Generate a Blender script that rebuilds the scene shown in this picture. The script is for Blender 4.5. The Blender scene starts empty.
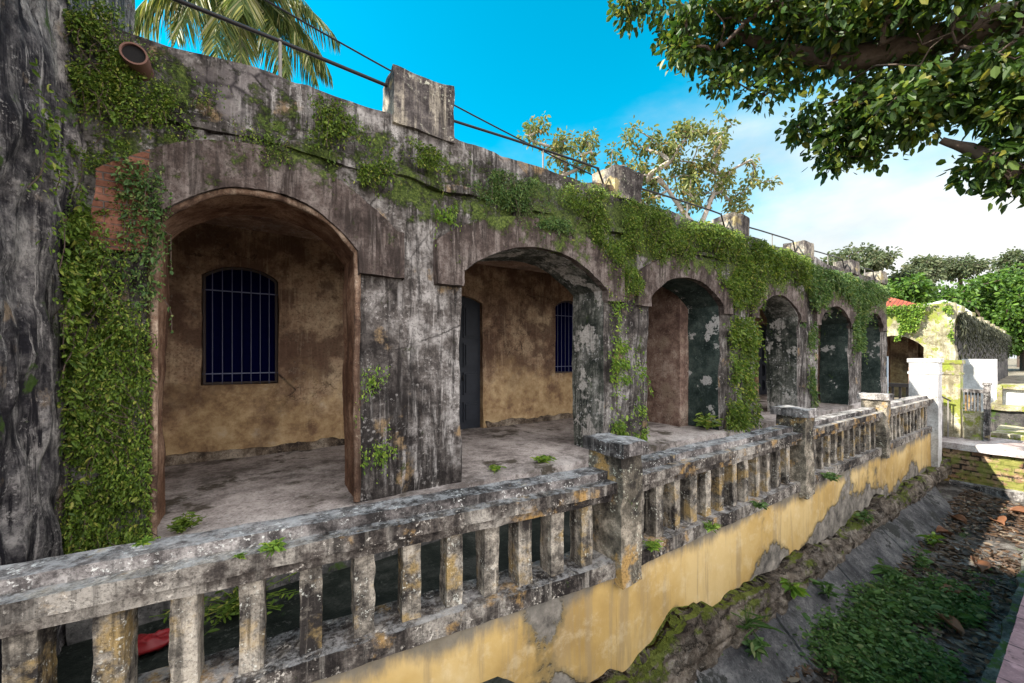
import bpy, math, random
import numpy as np
from mathutils import Vector, Matrix
random.seed(7); RNG = np.random.default_rng(11)
SC = bpy.context.scene
COL = SC.collection

# ------------------------------------------------------------------ numpy noise
def _hash(ix, iy, iz, seed):
    h = (ix*374761393 + iy*668265263 + iz*2147483647 + seed*1274126177) & 0xffffffff
    h = ((h ^ (h >> 13))*1274126177) & 0xffffffff
    h = ((h ^ (h >> 16))*2246822519) & 0xffffffff
    return ((h ^ (h >> 15)) & 0xffff)/32767.5 - 1.0
def vnoise(P, scale=1.0, seed=0):
    Q = np.asarray(P, float)*scale
    I = np.floor(Q).astype(np.int64); f = Q-I; f = f*f*(3-2*f)
    r = 0
    for dx in (0, 1):
        for dy in (0, 1):
            for dz in (0, 1):
                w = (f[:, 0] if dx else 1-f[:, 0])*(f[:, 1] if dy else 1-f[:, 1])*(f[:, 2] if dz else 1-f[:, 2])
                r = r + w*_hash(I[:, 0]+dx, I[:, 1]+dy, I[:, 2]+dz, seed)
    return r
def fbm(P, scale=1.0, seed=0, octv=3):
    r = 0; a = 1.0
    for o in range(octv):
        r = r + a*vnoise(P, scale*2**o, seed+o*17); a *= .5
    return r

# ------------------------------------------------------------------ mesh builder
class M:
    def __init__(s): s.V = []; s.F = []; s.I = []; s.n = 0
    def add(s, V, F, mi=0):
        V = np.asarray(V, float).reshape(-1, 3); F = np.asarray(F, int).reshape(-1, 4)
        s.V.append(V); s.F.append(F+s.n); s.I.append(np.full(len(F), mi)); s.n += len(V); return s
    def grid(s, P, mi=0):            # P (a,b,3)
        a, b = P.shape[:2]
        idx = np.arange(a*b).reshape(a, b)
        F = np.stack([idx[:-1, :-1], idx[1:, :-1], idx[1:, 1:], idx[:-1, 1:]], -1).reshape(-1, 4)
        return s.add(P.reshape(-1, 3), F, mi)
    def box(s, x, y, z, step=.08, mi=0, T=None, skip=''):
        r = [x, y, z]; n = [max(1, min(620, int(round((b-a)/step)))) for a, b in r]
        L = [np.linspace(a, b, k+1) for (a, b), k in zip(r, n)]
        for ax in range(3):
            u, v = [i for i in range(3) if i != ax]
            for side in (0, 1):
                if 'xyz'[ax]+'-+'[side] in skip: continue
                A, B = np.meshgrid(L[u], L[v], indexing='ij')
                P = np.zeros(A.shape+(3,)); P[..., u] = A; P[..., v] = B; P[..., ax] = r[ax][side]
                if (side == 0) != (ax == 1): P = P[:, ::-1]
                if T is not None: P = T(P.reshape(-1, 3)).reshape(P.shape)
                s.grid(P, mi)
        return s
    def tube(s, pts, rad, n=8, mi=0):
        pts = [Vector(p) for p in pts]; R = []
        if not hasattr(rad, '__len__'): rad = [rad]*len(pts)
        up = Vector((0.13, .31, .94)).normalized()
        for i, p in enumerate(pts):
            d = (pts[min(i+1, len(pts)-1)]-pts[max(i-1, 0)])
            if d.length < 1e-6: d = Vector((0, 0, 1))
            d.normalize(); a = d.cross(up)
            if a.length < 1e-3: a = d.cross(Vector((1, 0, 0)))
            a.normalize(); b = d.cross(a)
            R.append([p+(a*math.cos(t)+b*math.sin(t))*rad[i] for t in [2*math.pi*k/n for k in range(n+1)]])
        P = np.array([[list(q) for q in r] for r in R])
        s.grid(P, mi)
        for e in (0, -1):
            c = np.array(list(pts[e])); ring = P[e]
            for k in range(n):
                s.add([ring[k], ring[(k+1)], c, c], [[0, 1, 2, 3]], mi)
        return s
    def rough(s, amp, scale, seed=0, octv=3, axes=(1, 1, 1)):
        for i, V in enumerate(s.V):
            D = np.stack([fbm(V, scale, seed+k*101, octv)*axes[k] for k in range(3)], -1)
            s.V[i] = V+D*amp
        return s
    def mapz(s, fn):
        s.V = [fn(V) for V in s.V]; return s
    def build(s, name, mats, parent=None, smooth=True):
        V = np.concatenate(s.V); F = np.concatenate(s.F); I = np.concatenate(s.I)
        me = bpy.data.meshes.new(name)
        o = bpy.data.objects.new(name, me); COL.objects.link(o)
        if parent is not None:
            W = WM(parent).inverted(); A = np.array(W)
            V = V@A[:3, :3].T+A[:3, 3]
            o.parent = parent
        # split triangles (degenerate quads)
        tri = F[:, 2] == F[:, 3]
        me.from_pydata(V.tolist(), [], [f[:3] if t else f for f, t in zip(F.tolist(), tri)])
        me.polygons.foreach_set('material_index', I.astype(np.int32))
        me.polygons.foreach_set('use_smooth', np.full(len(F), smooth))
        if not isinstance(mats, (list, tuple)): mats = [mats]
        for m in mats: me.materials.append(m)
        me.update(); return o
def WM(o):
    m = Matrix.LocRotScale(o.location, o.rotation_euler, o.scale)
    return WM(o.parent)@m if o.parent else m
def tag(o, label=None, cat=None, group=None, kind=None):
    if label: o['label'] = label
    if cat: o['category'] = cat
    if group: o['group'] = group
    if kind: o['kind'] = kind
    return o
def empty(name, loc, label=None, cat=None, group=None, rz=0):
    o = bpy.data.objects.new(name, None); COL.objects.link(o); o.location = loc; o.rotation_euler = (0, 0, rz)
    o.empty_display_size = .2
    return tag(o, label, cat, group)

# ------------------------------------------------------------------ node helper
class NT:
    def __init__(s, name):
        s.m = bpy.data.materials.new(name); s.m.use_nodes = True; s.t = s.m.node_tree
        s.t.nodes.clear(); s.out = s.t.nodes.new('ShaderNodeOutputMaterial')
        s.geo = s.t.nodes.new('ShaderNodeNewGeometry'); s.pos = s.geo.outputs['Position']
    def n(s, ty): return s.t.nodes.new(ty)
    def put(s, sock, v):
        if isinstance(v, bpy.types.NodeSocket): s.t.links.new(v, sock)
        elif isinstance(v, tuple) and len(v) == 3 and sock.type == 'RGBA': sock.default_value = v+(1,)
        else: sock.default_value = v
    def math(s, op, a, b=0.0, clamp=False):
        x = s.n('ShaderNodeMath'); x.operation = op; x.use_clamp = clamp
        s.put(x.inputs[0], a); s.put(x.inputs[1], b); return x.outputs[0]
    def vmul(s, v, k):
        x = s.n('ShaderNodeVectorMath'); x.operation = 'MULTIPLY'; s.put(x.inputs[0], v); x.inputs[1].default_value = k; return x.outputs[0]
    def vadd(s, v, w):
        x = s.n('ShaderNodeVectorMath'); x.operation = 'ADD'; s.put(x.inputs[0], v); s.put(x.inputs[1], w); return x.outputs[0]
    def noise(s, scale, detail=5, rough=.6, vec=None, k=(1, 1, 1), dist=0.0):
        x = s.n('ShaderNodeTexNoise'); v = vec or s.pos
        if k != (1, 1, 1): v = s.vmul(v, k)
        s.put(x.inputs['Vector'], v); x.inputs['Scale'].default_value = scale
        x.inputs['Detail'].default_value = detail; x.inputs['Roughness'].default_value = rough; x.inputs['Distortion'].default_value = dist
        return x.outputs['Fac']
    def ramp(s, fac, stops, interp='LINEAR'):
        x = s.n('ShaderNodeValToRGB'); x.color_ramp.interpolation = interp; e = x.color_ramp.elements
        while len(e) < len(stops): e.new(.5)
        for i, (p, c) in enumerate(stops):
            e[i].position = p; e[i].color = (c if len(c) == 4 else tuple(c)+(1,)) if hasattr(c, '__len__') else (c, c, c, 1)
        s.put(x.inputs[0], fac); return x.outputs[0]
    def th(s, fac, a, b):              # smooth threshold a..b -> 0..1 (or reversed)
        x = s.n('ShaderNodeMapRange'); x.interpolation_type = 'SMOOTHSTEP'; s.put(x.inputs[0], fac)
        x.inputs[1].default_value = min(a, b); x.inputs[2].default_value = max(a, b)
        x.inputs[3].default_value = 0 if a < b else 1; x.inputs[4].default_value = 1 if a < b else 0
        return x.outputs[0]
    def mix(s, f, a, b, mode='MIX'):
        x = s.n('ShaderNodeMix'); x.data_type = 'RGBA'; x.blend_type = mode
        s.put(x.inputs[0], f); s.put(x.inputs[6], a); s.put(x.inputs[7], b); return x.outputs[2]
    def xyz(s, v=None):
        x = s.n('ShaderNodeSeparateXYZ'); s.put(x.inputs[0], v or s.pos); return x.outputs
    def bump(s, h, strength=.5, dist=.02, nrm=None):
        x = s.n('ShaderNodeBump'); x.inputs['Strength'].default_value = strength; x.inputs['Distance'].default_value = dist
        s.put(x.inputs['Height'], h)
        if nrm is not None: s.put(x.inputs['Normal'], nrm)
        return x.outputs[0]
    def bsdf(s, col, rough=.9, nrm=None, spec=.3, **kw):
        x = s.n('ShaderNodeBsdfPrincipled'); s.put(x.inputs['Base Color'], col); s.put(x.inputs['Roughness'], rough)
        x.inputs['Specular IOR Level'].default_value = spec
        if nrm is not None: s.put(x.inputs['Normal'], nrm)
        for k, v in kw.items(): s.put(x.inputs[k], v)
        s.t.links.new(x.outputs[0], s.out.inputs[0]); return x

def plaster(name, dark, mid, light, streak=.5, patch=(.3, .16, .05), patch_amt=0., moss=0., mosscol=(.05, .09, .015),
            bump=.6, speck=.5, scale=1.0, topmoss=0., rubble=None, wet=None, rough=.9, contrast=1.0, psoft=0., pmax=1., toplight=0., zone=None, runs=0., cracks=0., mossband=None):
    n = NT(name)
    big = n.noise(.9*scale, 6, .65)
    fine = n.noise(5*scale, 8, .72)
    blend = n.math('ADD', n.math('MULTIPLY', big, .55), n.math('MULTIPLY', fine, .45))
    w = .085/contrast
    col = n.ramp(blend, [(.5-w, dark), (.5, mid), (.5+w*1.1, light)])
    # vertical runs of dirt and lime
    st = n.noise(1, 7, .65, k=(5.5, 5.5, .55), dist=.4)
    col = n.mix(n.math('MULTIPLY', n.th(st, .56, .70), streak), col, tuple(min(1, c*1.25) for c in light))
    st2 = n.noise(1, 6, .6, vec=n.vadd(n.pos, (7.3, 2.1, 4.4)), k=(4, 4, .4), dist=.5)
    col = n.mix(n.math('MULTIPLY', n.th(st2, .53, .66), min(1, streak*1.5)), col, dark)
    if patch_amt:
        p = n.noise(1.7*scale, 6, .62, vec=n.vadd(n.pos, (3.1, 8.2, 1.7)))
        pe = n.math('ADD', p, n.math('MULTIPLY', n.math('SUBTRACT', fine, .5), .22))
        col = n.mix(n.math('MULTIPLY', n.th(pe, .66-patch_amt*.22-psoft, .69-patch_amt*.22+psoft), pmax), col, n.mix(fine, patch, tuple(c*.55 for c in patch)))
    if runs:
        r1 = n.noise(1, 6, .7, k=(17, 17, 1.1), dist=.3)
        gate = n.th(n.noise(.8, 4, .6, vec=n.vadd(n.pos, (6, 1, 2))), .42, .6)
        col = n.mix(n.math('MULTIPLY', n.math('MULTIPLY', n.th(r1, .52, .66), gate), runs), col, tuple(min(.75, c*1.35) for c in light))
        r2 = n.noise(1, 6, .7, vec=n.vadd(n.pos, (3.3, 8.8, 1.2)), k=(13, 13, .9), dist=.3)
        col = n.mix(n.math('MULTIPLY', n.th(r2, .50, .62), runs), col, tuple(c*.7 for c in dark))
    if cracks:
        cv = n.n('ShaderNodeTexVoronoi'); cv.feature = 'DISTANCE_TO_EDGE'; cv.inputs['Scale'].default_value = .9
        n.put(cv.inputs['Vector'], n.vadd(n.pos, n.vmul(n.ramp(n.noise(1.6, 7, .7), [(0, 0), (1, 1)]), (1.6, 1.6, 1.6))))
        cm = n.math('MULTIPLY', n.math('MULTIPLY', n.th(cv.outputs[0], .014, .0), n.th(n.noise(1.1, 3), .42, .55)), cracks)
        col = n.mix(cm, col, (.015, .012, .012))
    # lichen specks
    sp = n.noise(22*scale, 4, .7)
    sp2 = n.noise(3.1*scale, 3, .6, vec=n.vadd(n.pos, (1.1, 5.2, 9.7)))
    m = n.math('MULTIPLY', n.th(sp, .56, .64), n.th(sp2, .45, .62))
    col = n.mix(n.math('MULTIPLY', m, speck), col, tuple(min(.7, c*1.8+.03) for c in light))
    dk = n.noise(34*scale, 5, .75)
    col = n.mix(n.math('MULTIPLY', n.th(dk, .52, .36), .55), col, tuple(c*.6 for c in dark))
    h = n.math('ADD', n.math('MULTIPLY', fine, .8), n.math('MULTIPLY', sp, .35))
    if rubble is not None:           # bare rubble stones where the render has gone, above a height
        vo = n.n('ShaderNodeTexVoronoi'); vo.feature = 'DISTANCE_TO_EDGE'; vo.inputs['Scale'].default_value = 4.2
        wv = n.vadd(n.vmul(n.pos, (1, 1, 1.35)), n.vmul(n.ramp(n.noise(3, 3), [(0, 0), (1, 1)]), (.25, .25, .25)))
        n.put(vo.inputs['Vector'], wv)
        vc = n.n('ShaderNodeTexVoronoi'); vc.inputs['Scale'].default_value = 4.2; n.put(vc.inputs['Vector'], wv)
        zz = n.xyz()[2]
        msk = n.math('MULTIPLY', n.th(n.math('ADD', zz, n.math('MULTIPLY', big, .8)), rubble+.25, rubble+.55), n.th(n.noise(1.3, 4, vec=n.vadd(n.pos, (4, 4, 4))), .50, .60))
        stone = n.mix(.45, n.mix(n.xyz(vc.outputs['Color'])[0], (.06, .05, .055), (.36, .32, .31)), col)
        stone = n.mix(n.math('MULTIPLY', n.th(vo.outputs[0], .13, .0), n.th(n.noise(6, 5), .35, .6)), stone, (.035, .03, .032))
        col = n.mix(msk, col, stone)
        h = n.math('ADD', h, n.math('MULTIPLY', msk, n.math('MULTIPLY', n.th(vo.outputs[0], .0, .2), .8)))
    if moss:
        mo = n.noise(2.3*scale, 7, .7, vec=n.vadd(n.pos, (9.1, 3.2, 2.7)))
        mcol = n.mix(n.noise(30, 4), tuple(c*.5 for c in mosscol), tuple(c*1.5 for c in mosscol))
        f = n.th(mo, .68-moss*.25, .74-moss*.25)
        col = n.mix(n.math('MULTIPLY', f, .85), col, mcol)
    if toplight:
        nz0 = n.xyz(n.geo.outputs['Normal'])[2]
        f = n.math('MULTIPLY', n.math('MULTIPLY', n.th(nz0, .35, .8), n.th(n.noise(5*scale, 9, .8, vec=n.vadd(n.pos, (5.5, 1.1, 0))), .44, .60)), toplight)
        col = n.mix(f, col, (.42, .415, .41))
    if zone:                         # lower wall mixed to a lighter ochre with a noisy edge
        zz0 = n.math('ADD', n.xyz()[2], n.math('MULTIPLY', n.noise(.75, 8, .72, vec=n.vadd(n.pos, (2, 7, 3))), 4.2))
        f = n.math('MULTIPLY', n.th(zz0, zone+1.75, zone+.75), .7)
        col = n.mix(f, col, n.ramp(n.math('ADD', n.math('MULTIPLY', fine, .6), n.math('MULTIPLY', n.noise(1.9, 6, .7, vec=n.vadd(n.pos, (0, 2, 9))), .4)), [(.38, (.20, .12, .07)), (.47, (.42, .28, .14)), (.56, (.62, .45, .24)), (.66, (.68, .57, .42))]))
    if mossband:
        zz1 = n.xyz()[2]
        xr = n.th(n.xyz()[0], -.5, 5.0)
        bnd = n.math('MULTIPLY', n.th(zz1, mossband[0]-.5, mossband[0]+.3), n.th(zz1, mossband[1]+.25, mossband[1]-.25))
        mm = n.math('ADD', n.noise(2.4, 9, .78, vec=n.vadd(n.pos, (1.7, 3.9, 6.1))), n.math('MULTIPLY', n.math('MULTIPLY', bnd, n.math('ADD', .45, n.math('MULTIPLY', xr, .55))), .20))
        mmc = n.ramp(n.noise(38, 5, .75), [(.35, (.02, .03, .008)), (.5, (.07, .105, .02)), (.65, (.17, .21, .05))])
        col = n.mix(n.math('MULTIPLY', n.th(mm, .60, .68), .9), col, mmc)
        h = n.math('ADD', n.math('MULTIPLY', fine, .8), n.math('MULTIPLY', n.th(mm, .60, .68), n.noise(38, 5, .75)))
    if topmoss:
        nz = n.xyz(n.geo.outputs['Normal'])[2]
        f = n.math('MULTIPLY', n.th(n.math('ADD', nz, n.math('MULTIPLY', n.noise(3, 6, .7), .9)), 1.15-topmoss*.5, 1.3-topmoss*.5), .9)
        col = n.mix(f, col, n.mix(n.noise(25, 4), tuple(c*.6 for c in mosscol), tuple(c*1.8 for c in mosscol)))
    n.bsdf(col, rough, n.bump(h, bump, .03), spec=.15)
    return n.m

MAT = {}
MAT['facade'] = plaster('old_grey_render', (.020, .017, .016), (.094, .082, .075), (.33, .31, .295), streak=.75, patch=(.32, .22, .12), patch_amt=.2, psoft=.03, moss=.12, rubble=1.9, bump=1.0, speck=.35, runs=.75, cracks=.8, mossband=(1.55, 2.45))
MAT['merlon'] = plaster('blackened_lime_merlon', (.03, .025, .025), (.115, .10, .095), (.42, .37, .29), runs=.5, streak=.7, patch=(.5, .4, .2), patch_amt=.3, psoft=.02, moss=.2, bump=.9, speck=.6)
MAT['wing'] = plaster('black_streaked_render', (.020, .018, .022), (.11, .10, .10), (.36, .33, .31), streak=1., patch=(.3, .22, .15), patch_amt=.2, psoft=.03, moss=.3, bump=1.0, speck=.4, runs=1., cracks=.6, scale=1.5, contrast=1.2)
MAT['band'] = plaster('arch_band_render', (.032, .024, .021), (.080, .060, .053), (.19, .16, .145), streak=.65, moss=.05, bump=.8, speck=.15, scale=1.3, runs=.7, cracks=.5, mossband=(1.6, 2.3))
MAT['brick_block'] = None
MAT['inside'] = plaster('mottled_beige_brown_plaster', (.14, .085, .055), (.36, .24, .155), (.58, .44, .29), streak=.3, patch=(.15, .085, .06), patch_amt=.75, bump=.7, speck=.12, scale=.85, contrast=.95, psoft=.035, pmax=.8, zone=.25, runs=.25, cracks=.9)
MAT['skirting'] = plaster('grimy_skirting_render', (.05, .038, .03), (.17, .13, .095), (.38, .32, .25), streak=.2, cracks=.8, bump=1., speck=.3, scale=1.6)
MAT['inside_red'] = plaster('reddish_brown_plaster', (.09, .055, .045), (.21, .14, .11), (.40, .32, .26), cracks=.7, streak=.2, patch=(.35, .27, .20), patch_amt=.35, bump=.4, speck=.3, psoft=.05, pmax=.7)
MAT['reveal_brown'] = plaster('brown_reveal', (.07, .035, .022), (.17, .095, .06), (.33, .22, .15), streak=.6, bump=.6, speck=.2)
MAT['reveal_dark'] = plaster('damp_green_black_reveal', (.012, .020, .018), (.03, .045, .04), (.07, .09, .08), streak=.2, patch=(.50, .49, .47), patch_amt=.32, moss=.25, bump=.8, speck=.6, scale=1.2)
MAT['reveal_flaked'] = plaster('flaking_white_reveal', (.02, .026, .022), (.10, .105, .09), (.42, .41, .38), streak=.5, runs=.6, patch=(.58, .55, .51), patch_amt=.42, moss=.3, bump=.8, speck=.6)
MAT['ceiling'] = plaster('stained_ceiling', (.20, .13, .10), (.42, .30, .22), (.6, .46, .36), streak=0, patch=(.42, .33, .26), patch_amt=.3, bump=.4)
MAT['porch'] = plaster('worn_porch_screed', (.14, .12, .11), (.36, .32, .30), (.55, .50, .47), streak=0, patch=(.10, .085, .065), patch_amt=.4, psoft=.03, moss=.12, bump=.4, speck=.3)
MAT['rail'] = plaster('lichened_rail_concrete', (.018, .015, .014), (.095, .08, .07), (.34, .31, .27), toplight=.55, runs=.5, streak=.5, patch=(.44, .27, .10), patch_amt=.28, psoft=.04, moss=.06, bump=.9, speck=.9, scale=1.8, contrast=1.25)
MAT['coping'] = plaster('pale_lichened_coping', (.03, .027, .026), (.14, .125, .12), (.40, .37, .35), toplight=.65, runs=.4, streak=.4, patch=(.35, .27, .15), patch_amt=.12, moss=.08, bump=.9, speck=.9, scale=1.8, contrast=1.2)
MAT['baluster'] = plaster('peeling_baluster_concrete', (.028, .024, .022), (.17, .15, .125), (.45, .40, .33), runs=.6, streak=.4, patch=(.40, .28, .12), patch_amt=.42, psoft=.05, bump=.8, speck=.8, scale=2.2, contrast=1.2)
MAT['pillar'] = plaster('mossy_pillar_concrete', (.03, .026, .022), (.15, .13, .10), (.44, .38, .30), streak=.3, patch=(.48, .30, .11), patch_amt=.6, psoft=.03, moss=.1, bump=.9, speck=.8, scale=1.7)
MAT['white'] = plaster('white_limewash', (.35, .34, .32), (.55, .54, .53), (.68, .68, .67), streak=.15, bump=.25, speck=.1)
MAT['white_gate'] = plaster('white_gate_limewash', (.30, .28, .26), (.50, .49, .48), (.65, .65, .64), streak=.25, patch=(.30, .25, .16), patch_amt=.06, bump=.3, speck=.1)
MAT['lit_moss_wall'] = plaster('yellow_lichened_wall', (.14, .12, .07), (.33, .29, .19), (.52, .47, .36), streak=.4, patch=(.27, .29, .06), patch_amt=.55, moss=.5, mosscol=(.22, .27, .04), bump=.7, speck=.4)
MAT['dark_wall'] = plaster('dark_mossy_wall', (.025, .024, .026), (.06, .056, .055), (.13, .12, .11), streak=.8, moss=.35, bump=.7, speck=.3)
MAT['slab'] = plaster('damp_drain_slab', (.035, .034, .036), (.085, .082, .083), (.18, .17, .165), streak=.1, patch=(.05, .05, .045), patch_amt=.35, moss=.12, bump=.7, speck=.35, scale=1.4)
MAT['drain'] = plaster('drain_floor_silt', (.03, .026, .023), (.075, .063, .056), (.24, .22, .20), streak=0, patch=(.17, .155, .14), patch_amt=.5, moss=.3, mosscol=(.06, .10, .02), bump=.8, speck=.5, scale=1.5)
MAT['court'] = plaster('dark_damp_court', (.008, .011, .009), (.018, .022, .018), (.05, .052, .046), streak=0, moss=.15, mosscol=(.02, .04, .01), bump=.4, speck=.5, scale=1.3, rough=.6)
MAT['ground'] = plaster('earth_ground', (.08, .065, .05), (.19, .16, .12), (.32, .28, .22), streak=0, moss=.4, mosscol=(.07, .12, .03), bump=.5)
MAT['roof_slab'] = plaster('roof_concrete', (.08, .08, .075), (.2, .19, .18), (.35, .33, .31), streak=0, moss=.2)

def mat_footing():
    n = NT('rough_stone_footing')
    warp = n.vmul(n.ramp(n.noise(2.2, 7, .75), [(0, 0), (1, 1)]), (1.1, 1.1, 1.1))
    wv = n.vadd(n.vmul(n.pos, (1, 1, 1.9)), warp)
    vo = n.n('ShaderNodeTexVoronoi'); vo.feature = 'DISTANCE_TO_EDGE'; vo.inputs['Scale'].default_value = 2.6; n.put(vo.inputs['Vector'], wv)
    vc = n.n('ShaderNodeTexVoronoi'); vc.inputs['Scale'].default_value = 2.6; n.put(vc.inputs['Vector'], wv)
    fine = n.noise(7, 9, .78); big = n.noise(1.6, 6, .7)
    c = n.ramp(n.math('ADD', n.math('MULTIPLY', fine, .6), n.math('MULTIPLY', big, .4)), [(.40, (.035, .028, .024)), (.48, (.14, .115, .095)), (.54, (.28, .24, .20)), (.61, (.48, .43, .38))])
    c = n.mix(.35, c, n.mix(n.xyz(vc.outputs['Color'])[0], (.06, .045, .035), (.30, .24, .18)))
    c = n.mix(n.math('MULTIPLY', n.th(vo.outputs[0], .10, .0), n.th(n.noise(5, 5), .4, .6)), c, (.025, .02, .016))
    nz = n.xyz(n.geo.outputs['Normal'])[2]
    f = n.th(n.math('ADD', n.math('MULTIPLY', nz, .16), n.noise(1.5, 8, .75, vec=n.vadd(n.pos, (0, 3, 1)))), .60, .68)
    c = n.mix(n.math('MULTIPLY', f, .9), c, n.mix(n.noise(30, 5, .7), (.03, .05, .006), (.19, .22, .035)))
    h = n.math('ADD', n.math('MULTIPLY', fine, 1.0), n.math('MULTIPLY', n.th(vo.outputs[0], 0, .2), .5))
    n.bsdf(c, .95, n.bump(h, 1.0, .06), spec=.1); return n.m
MAT['footing'] = mat_footing()

def mat_yellow():
    n = NT('yellow_limewash')
    x, y, z = n.xyz()
    fine = n.noise(6, 7, .7); big = n.noise(1.1, 5, .6)
    c = n.ramp(big, [(.35, (.34, .22, .075)), (.5, (.47, .32, .12)), (.65, (.56, .41, .19))])
    st = n.noise(1, 6, .65, k=(9, 9, .7), dist=.3)
    c = n.mix(n.math('MULTIPLY', n.th(st, .50, .68), .7), c, (.30, .22, .12))
    c = n.mix(n.math('MULTIPLY', n.th(fine, .5, .7), .35), c, (.66, .55, .36))
    grey = n.ramp(fine, [(.32, (.06, .055, .05)), (.5, (.20, .18, .155)), (.68, (.38, .34, .29))])
    # fallen patches
    p = n.noise(.85, 7, .62, vec=n.vadd(n.pos, (12.4, 0, 3.3)))
    def gs(c0, w, a):
        q = n.math('DIVIDE', n.math('SUBTRACT', x, c0), w); q = n.math('MULTIPLY', q, q); return n.math('MULTIPLY', n.math('POWER', 2.718, n.math('MULTIPLY', q, -1.0)), a)
    low = n.math('MULTIPLY', n.math('ADD', z, 2.30), -.75)
    low = n.math('MINIMUM', n.math('MAXIMUM', low, -.14), .2)
    bumps = n.math('ADD', n.math('ADD', gs(7.9, 1.2, .33), gs(11.3, .6, .22)), n.math('ADD', gs(1.75, .40, .20), gs(4.9, .4, .16)))
    edge = n.math('ADD', n.math('ADD', p, low), bumps)
    c = n.mix(n.th(edge, .628, .648), c, grey)
    c = n.mix(n.math('MULTIPLY', n.math('MULTIPLY', n.th(edge, .58, .632), n.th(edge, .67, .632)), .55), c, (.10, .085, .05))
    # black mould under the rail
    tp = n.math('ADD', z, n.math('MULTIPLY', n.noise(1, 6, .7, k=(3, 3, .8)), .45))
    c = n.mix(n.math('MULTIPLY', n.th(tp, -1.66, -1.52), .9), c, n.mix(fine, (.03, .03, .028), (.24, .22, .19)))
    h = n.math('ADD', n.math('MULTIPLY', fine, .4), n.math('MULTIPLY', n.th(edge, .648, .63), 1.0))
    n.bsdf(c, .9, n.bump(h, .6, .02), spec=.15); return n.m
MAT['yellow'] = mat_yellow()

def mat_brick(name, axis, c1, c2, mortar, bw, bh, ms, moss=.3, mosscol=(.07, .11, .02), off=.5):
    n = NT(name); x, y, z = n.xyz(); cb = n.n('ShaderNodeCombineXYZ')
    a, b = {'yz': (y, z), 'xz': (x, z), 'xy': (x, y)}[axis]
    wob = n.math('MULTIPLY', n.noise(4, 3), .03)
    n.put(cb.inputs[0], n.math('ADD', a, wob)); n.put(cb.inputs[1], n.math('ADD', b, wob))
    br = n.n('ShaderNodeTexBrick'); n.put(br.inputs['Vector'], cb.outputs[0])
    br.inputs['Scale'].default_value = 1; br.inputs['Brick Width'].default_value = bw; br.inputs['Row Height'].default_value = bh
    br.inputs['Mortar Size'].default_value = ms; br.inputs['Mortar Smooth'].default_value = .3; br.offset = off
    n.put(br.inputs['Color1'], c1); n.put(br.inputs['Color2'], c2); n.put(br.inputs['Mortar'], mortar)
    fine = n.noise(9, 7, .7)
    c = n.mix(n.th(fine, .48, .7), br.outputs[0], tuple(min(1, v*1.5) for v in c2)); c = n.mix(n.th(fine, .46, .3), c, tuple(v*.3 for v in c1))
    mo = n.noise(2.2, 7, .7); c = n.mix(n.math('MULTIPLY', n.th(mo, .62-moss*.3, .72-moss*.3), .85), c, n.mix(fine, tuple(v*.5 for v in mosscol), tuple(v*1.6 for v in mosscol)))
    h = n.math('ADD', n.math('MULTIPLY', fine, .4), n.math('MULTIPLY', br.outputs['Fac'], -1.0))
    n.bsdf(c, .92, n.bump(h, .9, .02), spec=.12); return n.m
MAT['brick_end'] = mat_brick('mossy_brickwork', 'yz', (.17, .09, .055), (.33, .22, .14), (.03, .025, .02), .30, .115, .022, moss=.45, mosscol=(.20, .21, .05))
MAT['brick_block'] = mat_brick('bare_brick', 'xz', (.13, .055, .035), (.20, .09, .06), (.10, .08, .07), .26, .055, .006, moss=.1)
MAT['pavers'] = mat_brick('purple_pavers', 'xy', (.115, .075, .085), (.165, .11, .12), (.045, .035, .04), .2, .1, .006, moss=.05)

def simple(name, col, rough=.6, metal=0., var=.25, scale=12, bump=.2, spec=.4):
    n = NT(name); f = n.noise(scale, 6, .65)
    c = n.mix(f, tuple(v*(1-var) for v in col), tuple(min(1, v*(1+var)) for v in col))
    n.bsdf(c, rough, n.bump(f, bump, .01), spec=spec, Metallic=metal); return n.m
MAT['door'] = simple('blue_black_door_paint', (.014, .018, .027), .5, var=.5)
MAT['room_dark'] = simple('navy_room_dark', (.002, .003, .030), 1.0, spec=0.)  # navy that stands in for the dark room behind the bars
MAT['bars'] = simple('window_bar_iron', (.10, .11, .19), .5, .2)
MAT['frame'] = simple('dark_window_frame', (.06, .045, .04), .7)
MAT['pipe_iron'] = simple('rusty_black_pipe', (.03, .027, .028), .5, .5)
MAT['grey_post'] = simple('weathered_post', (.22, .20, .18), .7)
MAT['cable'] = simple('black_cable', (.01, .01, .012), .6)
MAT['clay'] = simple('clay_pipe', (.16, .08, .06), .8)
MAT['hole'] = simple('pipe_bore_shade', (.006, .005, .005), .9)  # black that stands in for the shade inside the pipe mouth
MAT['bark'] = simple('fissured_bark', (.085, .062, .050), .95, var=.6, scale=18, bump=1.0, spec=.1)
MAT['bark_pale'] = simple('pale_bark', (.34, .29, .25), .9, var=.4, scale=10, bump=.5, spec=.1)
MAT['red_plastic'] = simple('red_plastic', (.22, .012, .015), .5)
MAT['rock'] = simple('litter_stone', (.20, .18, .16), .9, var=.5)
MAT['wood_dark'] = simple('dark_timber', (.06, .05, .045), .8)
def mat_tiles():
    n = NT('red_roof_tiles'); x, y, z = n.xyz()
    w = n.n('ShaderNodeTexWave'); w.bands_direction = 'Y'; w.inputs['Scale'].default_value = 1.6; w.inputs['Distortion'].default_value = 1; n.put(w.inputs['Vector'], n.pos)
    f = n.noise(2.5, 6, .7)
    c = n.ramp(f, [(.3, (.16, .035, .02)), (.5, (.27, .06, .03)), (.7, (.36, .13, .07))])
    c = n.mix(n.th(w.outputs[1], .3, 0), c, (.1, .03, .02))
    n.bsdf(c, .85, n.bump(w.outputs[1], .6, .05)); return n.m
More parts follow.
